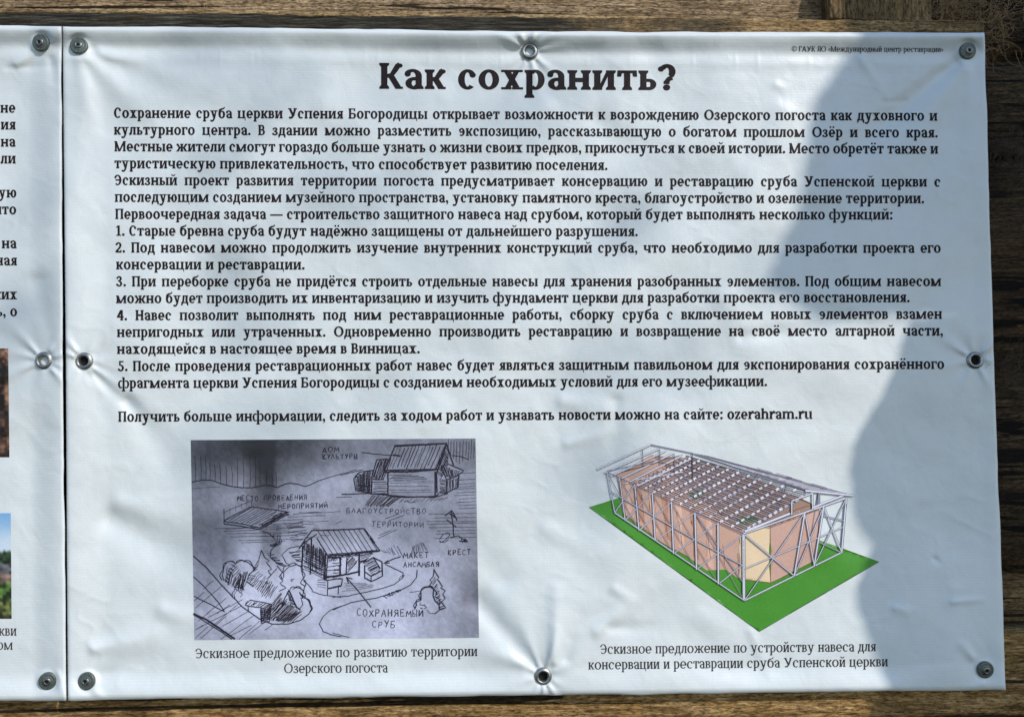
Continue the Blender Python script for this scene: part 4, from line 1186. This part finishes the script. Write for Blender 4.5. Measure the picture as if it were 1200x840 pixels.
    bar((944, 574.8), (1001, 580.5), 2.0, pale)
    return lawn, cab, fr
# ------------------------------------------------------------------ the two banners
root = empty('information_banner', tuple(W3(620, 430, 0)), 'full white vinyl banner with bold heading, paragraphs, pen sketch and shelter drawing', 'banner', 'vinyl banners screwed to the boards')
S0 = Sheet(0, 500, 356)
S0.build(root, GROMMETS)
text_mesh('heading', S0, BOLD, [('Как сохранить?', 444.5, 104.3, 791.8, 106.0, False)], INK, root, cap=30.3)
J, F_ = True, False
paras = [
 [('Сохранение сруба церкви Успения Богородицы открывает возможности к возрождению Озерского погоста как духовного и', 133.5, 138.3, 1098.5, 141.7, J),
  ('культурного центра. В здании можно разместить экспозицию, рассказывающую о богатом прошлом Озёр и всего края.', 133.5, 158, 1099, 161.4, J),
  ('Местные жители смогут гораздо больше узнать о жизни своих предков, прикоснуться к своей истории. Место обретёт также и', 134, 177.5, 1099.5, 180.4, J),
  ('туристическую привлекательность, что способствует развитию поселения.', 134, 197.3, 712, 199.5, F_)],
 [('Эскизный проект развития территории погоста предусматривает консервацию и реставрацию сруба Успенской церкви с', 134, 217, 1102, 219, J),
  ('последующим созданием музейного пространства, установку памятного креста, благоустройство и озеленение территории.', 134.5, 236.7, 1083, 238.4, F_)],
 [('Первоочередная задача — строительство защитного навеса над срубом, который будет выполнять несколько функций:', 135, 256.7, 1046, 257.4, F_)],
 [('1. Старые бревна сруба будут надёжно защищены от дальнейшего разрушения.', 136, 276.3, 747.5, 276.9, F_)],
 [('2. Под навесом можно продолжить изучение внутренних конструкций сруба, что необходимо для разработки проекта его', 135, 296, 1102.5, 296.4, J),
  ('консервации и реставрации.', 136, 315.7, 357, 315.9, F_)],
 [('3. При переборке сруба не придётся строить отдельные навесы для хранения разобранных элементов. Под общим навесом', 136, 335.6, 1103, 335.4, J),
  ('можно будет производить их инвентаризацию и изучить фундамент церкви для разработки проекта его восстановления.', 136, 355.3, 1066, 354.2, F_)],
 [('4. Навес позволит выполнять под ним реставрационные работы, сборку сруба с включением новых элементов взамен', 136.5, 375.3, 1104, 373.7, J),
  ('непригодных или утраченных. Одновременно производить реставрацию и возвращение на своё место алтарной части,', 137, 394.9, 1105, 393.3, J),
  ('находящейся в настоящее время в Винницах.', 137, 414.7, 492, 414, F_)],
 [('5. После проведения реставрационных работ навес будет являться защитным павильоном для экспонирования сохранённого', 138, 434.8, 1106.5, 432.3, J),
  ('фрагмента церкви Успения Богородицы с созданием необходимых условий для его музеефикации.', 138.3, 454.7, 899, 452.4, F_)],
 [('Получить больше информации, следить за ходом работ и узнавать новости можно на сайте: ozerahram.ru', 138.5, 494, 952, 490.7, F_)]]
for p in paras: text_mesh('paragraph', S0, BOLD, p, INK, root, cap=12.0)
cl = text_mesh('credit_line', S0, REG, [('© ГАУК ЛО «Международный центр реставрации»', 928, 60.6, 1105.5, 61.4, False)], INK, root, cap=6.3)
text_mesh('caption', S0, REG, [('Эскизное предложение по развитию территории', 229, 770.8, 559.5, 768.2, False), ('Озерского погоста', 333, 788.2, 454.5, 787.4, False)], INK_SOFT, root, cap=11.2)
text_mesh('caption', S0, REG, [('Эскизное предложение по устройству навеса для', 703.5, 765.7, 1026.5, 762.6, False), ('консервации и реставрации сруба Успенской церкви', 689.5, 784, 1040.5, 780.3, False)], INK_SOFT, root, cap=11.2)

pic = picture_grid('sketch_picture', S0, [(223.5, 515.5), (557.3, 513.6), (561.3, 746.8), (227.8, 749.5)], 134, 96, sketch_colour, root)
pic['label'] = 'violet grey pen sketch of the churchyard with handwritten notes'
pn = sketch_strokes().build('pen_drawing', S0, None, PEN, 0.33)
pn.parent = pic
pn.matrix_parent_inverse = pic.matrix_world.inverted() if False else Matrix.Translation(root.location).inverted() @ Matrix.Identity(4)
pn.matrix_parent_inverse = Matrix.Identity(4)
lawn, cab, fr = shelter()
sh = lawn.build('shelter_picture', S0, None, PRINT, 0.25)
under(sh, root)
sh['label'] = 'coloured drawing of a lattice shelter over a log house on a green lawn'
for nm, s_, lf in (('printed_log_house', cab, 0.42), ('printed_frame', fr, 0.6)):
    o = s_.build(nm, S0, None, PRINT, lf)
    o.parent = sh

root2 = empty('neighbour_banner', tuple(W3(20, 430, 0)), 'white banner cut off at the left, showing only line ends and two photo strips', 'banner', 'vinyl banners screwed to the boards')
S1 = Sheet(1, 260, 356)
S1.build(root2, [GROMMET2])
for lines in ([('не', None, 132.3, 18, 132.3, F_), ('ия', None, 152, 18.3, 152, F_), ('на', None, 172, 18.3, 172, F_), ('ли', None, 191.7, 18.5, 191.7, F_)],
              [('ую', None, 231.6, 19.2, 231.6, F_), ('что', None, 251.2, 19, 251.2, F_)],
              [('на', None, 291, 19.5, 291, F_), ('ная', None, 311, 20, 311, F_)], [('ких', None, 350.8, 20, 350.8, F_), ('ь, о', None, 370.6, 20, 370.6, F_)]):
    text_mesh('paragraph', S1, BOLD, lines, INK, root2, cap=12.0)
text_mesh('caption', S1, REG, [('кви', None, 744.3, 19.3, 744.3, F_), ('ом', None, 760.8, 14.8, 760.8, F_)], INK_SOFT, root2, cap=11.2)
o = picture_grid('printed_photo', S1, [(-300, 408.5), (9.6, 408.2), (11.0, 535.6), (-300, 536)], 160, 80, timber_photo, root2)
o['label'] = 'printed photo strip of reddish brown timber'
o = picture_grid('printed_photo', S1, [(-300, 601), (12.6, 601), (13.6, 724.6), (-300, 725)], 160, 80, village_photo, root2)
o['label'] = 'printed photo strip of sky, forest and green meadow'

# ------------------------------------------------------------------ eyelets and screws
def eyelet(root, sheet, p, backed):
    r = 8.3/1000
    prof = [(5.3, -3.0), (5.35, 0.6), (5.6, 1.5), (6.3, 2.3), (7.2, 2.7), (8.2, 2.4), (9.1, 1.7), (9.9, 1.2), (10.4, 0.5), (10.5, -0.6)]
    V, F = lathe([(a*0.98/1000, b/1000) for a, b in prof], 48)
    o = mesh_obj('eyelet', V, F, STEEL, None, True)
    h = float(sheet.height(np.array([p[0]+12.0, p[0]-12.0, p[0], p[0]]), np.array([p[1], p[1], p[1]+12, p[1]-12])).mean())
    o.location = W3(p[0], p[1], h-0.2)
    o.rotation_euler = (random.uniform(-.05, .05), 0, random.uniform(-.05, .05))
    under(o, root)
    V, F = lathe([(0.0002, -0.0036), (0.0056, -0.0036)], 32)
    c = mesh_obj('eyelet_backing', V, F, VINYL if backed else HOLE_SHADE, o)
    if not backed: c['label'] = 'near-black disc painted as the shade in the eyelet hole'
    return o
for k, g in enumerate(GROMMETS): eyelet(root, S0, g, k == 0)
eyelet(root2, S1, GROMMET2, True)

def screw(p, sheet, label, tilt=(0, 0), dark=1.0):
    h = float(sheet.height(np.array([p[0]]), np.array([p[1]]))[0])
    e = empty('washer_screw', tuple(W3(p[0], p[1], h+1.2)), label, 'screw', 'washer head screws holding the banners')
    prof = [(10.6, -1.6), (10.7, 0.6), (10.4, 1.3), (9.6, 1.7), (8.2, 2.0), (7.6, 1.75), (7.0, 1.9), (5.2, 2.6), (4.6, 2.6)]
    V, F = lathe([(a*0.93/1000, b/1000) for a, b in prof], 48)
    mesh_obj('washer', V, F, WASHER, e, True)
    prof = [(4.9, 1.6), (4.9, 2.8), (4.5, 3.4), (3.4, 3.75), (1.9, 3.8), (1.7, 2.8), (0.05, 2.7)]
    V, F = lathe([(a*0.93/1000, b/1000) for a, b in prof], 32)
    hd = mesh_obj('screw_head', V, F, SCREWHEAD, e, True)
    # star recess: six-lobed plug, the shade of the pit painted near-black
    n = 48; V = []; F = []
    for k in range(n):
        a = 2*math.pi*k/n; r = (1.75+0.4*math.cos(6*a))/1000
        V.append((r*math.cos(a), -0.0038, r*math.sin(a)))
    V2 = [(x*0.8, -0.0032, z*0.8) for x, _, z in V]
    F = [tuple(range(n))[::1]]
    mesh_obj('drive_recess', V+V2, [tuple(reversed(range(n))), tuple(range(n, 2*n))]+[(k, (k+1) % n, n+(k+1) % n, n+k) for k in range(n)], HOLE_SHADE, hd)
    # shank into the board behind
    V, F = lathe([(0.0018, 0.002), (0.0018, -0.034), (0.0002, -0.04)], 12)
    mesh_obj('screw_shank', V, F, STEEL, e, True)
    e.rotation_euler = (math.radians(tilt[0]), 0, math.radians(tilt[1]))
    return e
screw(SCREWS[0], S1, 'grey washer screw at the top right corner of the cut-off neighbour banner', (6, -5))
screw(SCREWS[1], S0, 'grey washer screw at the top left corner of the full banner', (-7, 5))
screw(SCREWS[2], S0, 'pale grey washer screw at the top right corner beside the small credit line', (4, 3))
screw(SCREWS[3], S0, 'dark washer screw at the bottom left corner of the full banner', (-4, -6))
screw(SCREWS[4], S1, 'dark washer screw at the bottom right corner of the cut-off neighbour banner', (3, 6))
screw(SCREWS[5], S0, 'pale grey washer screw at the bottom right corner of the full banner', (6, 2))
# ------------------------------------------------------------------ timber behind
def timber(name, px_poly_top, px_poly_bot, h_front, thick, m, nx, ny, rough=1.0, seed=0, wane=0.0):
    """a rough board: front face between two px polylines (same x range), h_front mm towards the viewer, thick mm deep"""
    u = np.linspace(0, 1, nx); v = np.linspace(0, 1, ny)
    x0, x1 = px_poly_top[0][0], px_poly_top[0][-1]
    U, V = np.meshgrid(u, v, indexing='ij')
    X = x0+(x1-x0)*U
    yt = np.interp(X, *px_poly_top); yb = np.interp(X, *px_poly_bot)
    Y = yt*(1-V)+yb*V
    H = np.full_like(X, h_front)+rough*(0.8*vnoise(X*0.12, Y, 9, seed)+0.5*vnoise(X*0.25, Y*1.5, 5, seed+1)+1.0*vnoise(X*0.4, Y, 50, seed+2))
    edge = np.minimum(Y-yt, yb-Y)
    ragged = 1+0.8*vnoise(X, Y*0, 18, seed+4)
    H -= wane*(1-smooth(0, 7, edge/ragged))
    Y = Y+rough*(0.9*vnoise(X, Y*0, 22, seed+3)+0.5*vnoise(X, Y*0, 6, seed+5))*(1-smooth(0, 10, edge))
    Fv = W3(X, Y, H)
    Bv = Fv.copy(); Bv[..., 1] = -(h_front-thick)/1000
    n = nx*ny
    idx = np.arange(n).reshape(nx, ny)
    q = np.stack([idx[:-1, :-1], idx[:-1, 1:], idx[1:, 1:], idx[1:, :-1]], -1).reshape(-1, 4)
    rim = [np.stack([l[:-1], l[:-1]+n, l[1:]+n, l[1:]], -1) for l in (idx[0, :], idx[-1, ::-1], idx[::-1, 0], idx[:, -1])]
    return tri_obj(name, np.concatenate([Fv.reshape(-1, 3), Bv.reshape(-1, 3)]), np.concatenate([q, q[:, ::-1]+n]+rim), m)

def x_mask(stops):
    """factor from the object's x in metres, broken up by noise"""
    def f(t):
        tc = N(t, 'ShaderNodeTexCoord')
        sp = N(t, 'ShaderNodeSeparateXYZ')
        t.links.new(tc.outputs['Object'], sp.inputs[0])
        n = N(t, 'ShaderNodeTexNoise', Scale=28.0, Detail=6.0, Roughness=0.7)
        t.links.new(tc.outputs['Object'], n.inputs['Vector'])
        a = N(t, 'ShaderNodeMath', operation='MULTIPLY_ADD')
        a.inputs[1].default_value = 0.5; 
        t.links.new(n.outputs['Fac'], a.inputs[0]); t.links.new(sp.outputs['X'], a.inputs[2])
        mr = N(t, 'ShaderNodeMapRange')
        mr.inputs['From Min'].default_value = -0.2; mr.inputs['From Max'].default_value = 1.6
        t.links.new(a.outputs[0], mr.inputs['Value'])
        base = ramp(t, mr.outputs[0], stops)
        # the stain is strong on the left and fades towards the right end
        return base
    return f

BOARD = wood('board_wood', (0.12, 0.075, 0.03), (0.34, 0.235, 0.11), (0.56, 0.42, 0.22), 'X', 1.0,
             dark_tint=((0.034, 0.034, 0.027), x_mask([(0.0, (0.93, 0.93, 0.93)), (0.56, (0.95, 0.95, 0.95)), (0.64, (0.5, 0.5, 0.5)), (0.72, (0.08, 0.08, 0.08))])), bump=0.8, cracks=False)  # left part coloured darker, fading out to the right
EDGE_WOOD = wood('pale_edge_wood', (0.17, 0.11, 0.05), (0.4, 0.29, 0.15), (0.62, 0.49, 0.29), 'X', 1.0, bump=0.7, cracks=False)
RAIL = wood('rail_wood', (0.13, 0.065, 0.016), (0.36, 0.23, 0.085), (0.66, 0.48, 0.25), 'X', 0.8, bump=1.0, grain=0.085, speckle=0.7)
POST = wood('post_wood', (0.09, 0.06, 0.026), (0.22, 0.155, 0.075), (0.34, 0.25, 0.13), 'Z', 0.8, bump=0.7, cracks=False)
LOGW = wood('log_wood', (0.14, 0.09, 0.045), (0.42, 0.315, 0.19), (0.68, 0.55, 0.38), 'X', 1.0, bump=1.0, grain=0.035)
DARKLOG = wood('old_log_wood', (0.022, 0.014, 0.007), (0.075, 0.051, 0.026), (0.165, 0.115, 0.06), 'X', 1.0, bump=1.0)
BROWNLOG = wood('brown_log_wood', (0.06, 0.038, 0.014), (0.2, 0.135, 0.055), (0.34, 0.24, 0.12), 'X', 1.0, bump=1.0)

b = timber('board', ([-620, 0, 150, 300, 500, 700, 850, 1000, 1157.5], [11, 11.5, 12.5, 13.5, 16.5, 18.5, 20, 22.5, 23]), ([-620, 1157.5], [138, 146]), 0.0, 26, BOARD, 560, 44, 1.0, 50, 0)
# keep the cloth clear of the board
for v in b.data.vertices: v.co.y += 0.0075
tag(b, 'weathered horizontal board along the top edge of the banners, darker on its left half', 'board')
eg = timber('wane_edge', ([-620, 0, 150, 300, 450, 600, 700, 850, 1000, 1157.5], [7, 7.2, 8.2, 9.4, 12, 14, 16.2, 18.6, 21.4, 22.2]), ([-620, 0, 150, 300, 500, 700, 850, 1000, 1157.5], [13, 13.2, 13.8, 15.6, 17.5, 19.5, 20.6, 23.4, 23.7]), -1.5, 18, EDGE_WOOD, 440, 6, 1.2, 90, 1.0)
for v in eg.data.vertices: v.co.y += 0.006
eg.parent = b
r = timber('rail', ([-620, 1560], [742, 740]), ([-620, 1560], [900, 900]), -17, 40, RAIL, 600, 60, 1.4, 140, 0)
tag(r, 'rough brown horizontal beam under the bottom edge of the banners', 'beam')
p = timber('post', ([975.5, 1095.5], [-60, -60]), ([975.5, 1095.5], [19.0, 22.2]), -2, 26, POST, 40, 40, 1.0, 170, 0)
for v in p.data.vertices: v.co.y += 0.008
tag(p, 'short upright timber post standing on the board above the right end of the banner', 'post')

def hewn_log(name, y0, y1, x0, x1, depth, bulge, m, label, seed, slope=0.0):
    nx, na = 300, 44
    V = []
    u = np.linspace(x0, x1, nx)
    a = np.linspace(0, 2*np.pi, na, endpoint=False)
    U, A = np.meshgrid(u, a, indexing='ij')
    cy, ry = (y0+y1)/2, (y1-y0)/2
    # a squarish round: flattened by the axe
    ca, sa = np.cos(A), np.sin(A)
    k = (np.abs(ca)**3.2+np.abs(sa)**3.2)**(-1/3.2)
    n = 1+0.03*vnoise(U*0.15, A*30, 9, seed)+0.02*vnoise(U, A*40, 30, seed+1)+0.012*vnoise(U*0.2, A*60, 4, seed+2)
    y = cy+ry*sa*k*n+slope*(U-600)
    x_ = U
    depthmm = -depth+bulge*(ca*k*n-1)
    # place from the plane of the banner: real size, real distance
    base = W3(x_, y, -depth)
    base[..., 1] = -depthmm/1000
    P = base.reshape(-1, 3)
    idx = np.arange(nx*na).reshape(nx, na)
    j = np.roll(idx, -1, axis=1)
    q = np.stack([idx[:-1], j[:-1], j[1:], idx[1:]], -1).reshape(-1, 4)
    o = tri_obj(name, P, q, m)
    me = o.data
    import bmesh
    bm = bmesh.new(); bm.from_mesh(me)
    bmesh.ops.contextual_create(bm, geom=[e for e in bm.edges if e.is_boundary and e.verts[0].index < na and e.verts[1].index < na])
    bmesh.ops.contextual_create(bm, geom=[e for e in bm.edges if e.is_boundary and e.verts[0].index >= (nx-1)*na])
    bmesh.ops.recalc_face_normals(bm, faces=bm.faces)
    bm.to_mesh(me); bm.free()
    tag(o, label, 'log', 'logs of the wall behind the banners')
    return o
GL = 'logs of the wall behind the banners'
hewn_log('log', -180, 64, -620, 1090, 38, 60, LOGW, 'sunlit hewn log of the wall, showing above the board along the top', 210, 0.006)
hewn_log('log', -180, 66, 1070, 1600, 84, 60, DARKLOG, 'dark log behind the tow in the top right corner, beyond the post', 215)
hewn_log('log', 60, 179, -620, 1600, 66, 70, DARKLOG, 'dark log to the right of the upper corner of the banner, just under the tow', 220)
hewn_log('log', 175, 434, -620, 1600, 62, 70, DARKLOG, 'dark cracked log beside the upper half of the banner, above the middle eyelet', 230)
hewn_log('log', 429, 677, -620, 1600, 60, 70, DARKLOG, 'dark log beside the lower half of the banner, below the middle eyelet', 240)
hewn_log('log', 671, 905, -620, 1600, 60, 70, BROWNLOG, 'browner log in the bottom right corner behind the beam', 250)

# tow: dry brown fibres stuffed between the logs
def fibres(name, blobs, n, length, m, label, seed):
    r = np.random.default_rng(seed)
    V, T, off = [], [], 0
    for k in range(n):
        bx, by, sx, sy = blobs[r.integers(len(blobs))]
        p = np.array([bx+r.normal(0, sx), by+r.normal(0, sy), r.uniform(-60, -6)])
        a = r.uniform(0, 2*np.pi); L = length*r.uniform(0.5, 1.5); m_ = 9
        curl = r.normal(0, 0.35); dz = r.normal(0, 0.7)
        pts = []
        for i in range(m_):
            pts.append(p.copy())
            a += curl+r.normal(0, 0.25)
            p = p+np.array([math.cos(a), math.sin(a)*0.9+0.1, dz])*L/m_
        pts = np.array(pts)
        pts[:, 2] = np.clip(pts[:, 2], -64, 3)
        w = r.uniform(0.35, 0.85)
        for e in range(3):
            an = 2*np.pi*e/3
            off3 = np.array([math.cos(an), math.sin(an), 0])*w/2
            off3[2] = math.sin(an*1.5)*w/2
            V.append(pts+off3)
        for i in range(m_-1):
            for e in range(3):
                f = (e+1) % 3
                T.append((off+e*m_+i, off+f*m_+i, off+f*m_+i+1)); T.append((off+e*m_+i, off+f*m_+i+1, off+e*m_+i+1))
        off += 3*m_
    P = np.concatenate(V)
    o = tri_obj(name, W3(P[:, 0], P[:, 1], P[:, 2]), np.array(T), m)
    tag(o, label, 'tow')
    return o
TOW = ink('dry_tow', (0.33, 0.21, 0.10), 0.9)
TOW2 = ink('dark_tow', (0.09, 0.068, 0.045), 0.9)
fibres('tow_clump', [(1115, 4, 14, 12), (1135, 10, 18, 10), (1160, 18, 12, 20), (1168, 40, 8, 14), (1108, 12, 9, 8), (1190, -4, 18, 8)], 560, 26, TOW, 'tangle of dry brown tow sticking out of the wall in the top right corner', 5)
fibres('tow_clump', [(1185, 168, 14, 6), (1198, 186, 10, 10), (1172, 176, 10, 5)], 300, 18, TOW2, 'dark tow packed in the wall joint right of the banner, above the middle', 6)
fibres('tow_clump', [(1186, 424, 14, 8), (1197, 414, 10, 12), (1176, 432, 8, 5)], 220, 18, TOW2, 'dark tow in the wall joint right of the middle eyelet of the banner', 8)
SPL = ink('pale_splinter', (0.4, 0.3, 0.17), 0.8)
for q, (bx, by, sx, n_, lb) in enumerate([(247, 8.5, 12, 12, 'wide tuft of pale splinters on the board edge, left of the heading'), (331, 12, 1.5, 1, 'small pale splinter hanging over the dark part of the board, above the first text lines'),
                                          (764, 22, 1.5, 1, 'pale splinter hanging over the board front, above the end of the heading'), (740, 3, 1.2, 1, 'pale splinter on the log at the top edge of the photo')]):
    o = fibres('wood_splinter', [(bx, by, sx, 1.6)], n_, 11, SPL, lb, 20+q)
    o['category'] = 'splinter'; o['group'] = 'splinters on the upper timbers'

# ------------------------------------------------------------------ added shade casters outside the frame: blocks cut to the shade's outline, and a birch
def shadow_prism(name, outline, dist, depth, m, label, cat, group=None):
    """an added, unseen block whose silhouette along the sunlight is the outline (photo points on the banner); dist metres up the sun's way"""
    P = W3(np.array([a for a, _ in outline]), np.array([b for _, b in outline]), 0)
    A = P+np.array(SUN)*dist
    B = A+np.array(SUN)*depth
    n = len(outline)
    F = [tuple(range(n)), tuple(reversed(range(n, 2*n)))]+[(k, k+n, (k+1) % n+n, (k+1) % n) for k in range(n)]
    o = mesh_obj(name, np.concatenate([A, B]), F, m)
    tag(o, label, cat, group)
    return o
def wob(pts, amp, seed, step=8):
    """roughens an outline so that the cast shade gets an uneven edge"""
    r = np.random.default_rng(seed); out = []
    for a, b in zip(pts, pts[1:]+pts[:1]):
        L = math.hypot(b[0]-a[0], b[1]-a[1]); m = max(1, int(min(L, 300)/step)) if L < 500 else 1
        for k in range(m): out.append((a[0]+(b[0]-a[0])*k/m+r.normal(0, amp), a[1]+(b[1]-a[1])*k/m+r.normal(0, amp)))
    return out
OUT1 = [(1010, -260), (1000, -40), (996, 50), (976, 90), (952, 122), (944, 160), (938, 230), (916, 280), (902, 318), (893, 345), (915, 352), (940, 372), (975, 378), (1020, 372), (1070, 372), (1130, 378), (1500, 380), (1520, -260)]
OUT2 = [(1066, 376), (1058, 400), (1046, 440), (1026, 478), (1003, 518), (1000, 558), (1004, 600), (1012, 622), (1026, 640), (1014, 660), (1004, 690), (1008, 720), (1016, 748), (1030, 782), (1038, 830), (1050, 1000), (1500, 1000), (1500, 370)]
shadow_prism('shade_block', wob(OUT1, 2.0, 3), 2.1, 0.25, DARKLOG, 'upper unseen block added to shade the right side of the banner', 'shade caster', 'shade casters added outside the frame')
shadow_prism('shade_block', wob(OUT2, 1.2, 4), 1.3, 0.25, DARKLOG, 'lower unseen block added to shade the right side of the banner', 'shade caster', 'shade casters added outside the frame')

# an unseen birch added up the sun's way, leaves placed to dapple the cloth
def up_sun(px, py, dist):
    return W3(np.array([float(px)]), np.array([float(py)]), 0)[0]+np.array(SUN)*dist
def leaf_cloud(spots, seed):
    """spots: (photo x, y, spread x, spread y, leaves)"""
    r = np.random.default_rng(seed)
    V, T = [], []
    for px, py, sx, sy, n in spots:
        for k in range(n):
            c = up_sun(px+r.normal(0, sx), py+r.normal(0, sy), r.uniform(7.0, 10.0))
            a = r.normal(0, 1, 3); a /= np.linalg.norm(a)
            b = np.cross(a, r.normal(0, 1, 3)); b /= np.linalg.norm(b)
            L, Wd = r.uniform(.05, .075), r.uniform(.032, .048)
            up = np.cross(a, b)*0.006
            i = len(V)
            V += [c-a*L/2, c-a*L*0.2+b*Wd/2+up, c+a*L*0.15+b*Wd*0.4+up, c+a*L/2, c+a*L*0.15-b*Wd*0.4+up, c-a*L*0.2-b*Wd/2+up]
            T += [(i, i+1, i+5), (i+1, i+2, i+4), (i+1, i+4, i+5), (i+2, i+3, i+4)]
    return np.array(V), np.array(T)
LEAF = ink('birch_leaf', (0.07, 0.12, 0.035), 0.5)
BARK = ink('birch_bark', (0.45, 0.43, 0.4), 0.8)
DAPPLE = [(230, 95, 100, 30, 5), (430, 110, 110, 40, 4), (620, 95, 80, 30, 3), (300, 210, 120, 44, 5), (520, 215, 110, 44, 4), (760, 200, 60, 60, 3), (190, 330, 60, 60, 3), (400, 330, 90, 44, 4), (600, 350, 90, 44, 3), (705, 500, 16, 50, 5), (250, 560, 30, 60, 3), (30, 200, 20, 90, 5), (40, 430, 16, 90, 4), (760, 400, 70, 40, 3), (310, 470, 80, 20, 3)]
br = empty('dapple_birch', tuple(up_sun(2300, 2300, 6.0)), 'unseen birch added to dapple the banner with soft leaf shade', 'tree')
V, T = leaf_cloud(DAPPLE, 77)
lv = tri_obj('crown', V, T, LEAF, None, False); under(lv, br)
bx = np.array(br.location)
def tube(name, pts, rad, m, parent):
    V, F = [], []
    k_ = 10
    for p, r_ in zip(pts, rad):
        for e in range(k_): V.append((p[0]+r_*math.cos(2*math.pi*e/k_), p[1]+r_*math.sin(2*math.pi*e/k_), p[2]))
    for i in range(len(pts)-1):
        for e in range(k_): F.append((i*k_+e, i*k_+(e+1) % k_, (i+1)*k_+(e+1) % k_, (i+1)*k_+e))
    o = mesh_obj(name, V, F, m, None, True); under(o, parent); return o
tube('trunk', [bx+(0.02*i, -0.03*i, 0.75*i) for i in range(9)], [0.13-0.011*i for i in range(9)], BARK, br)
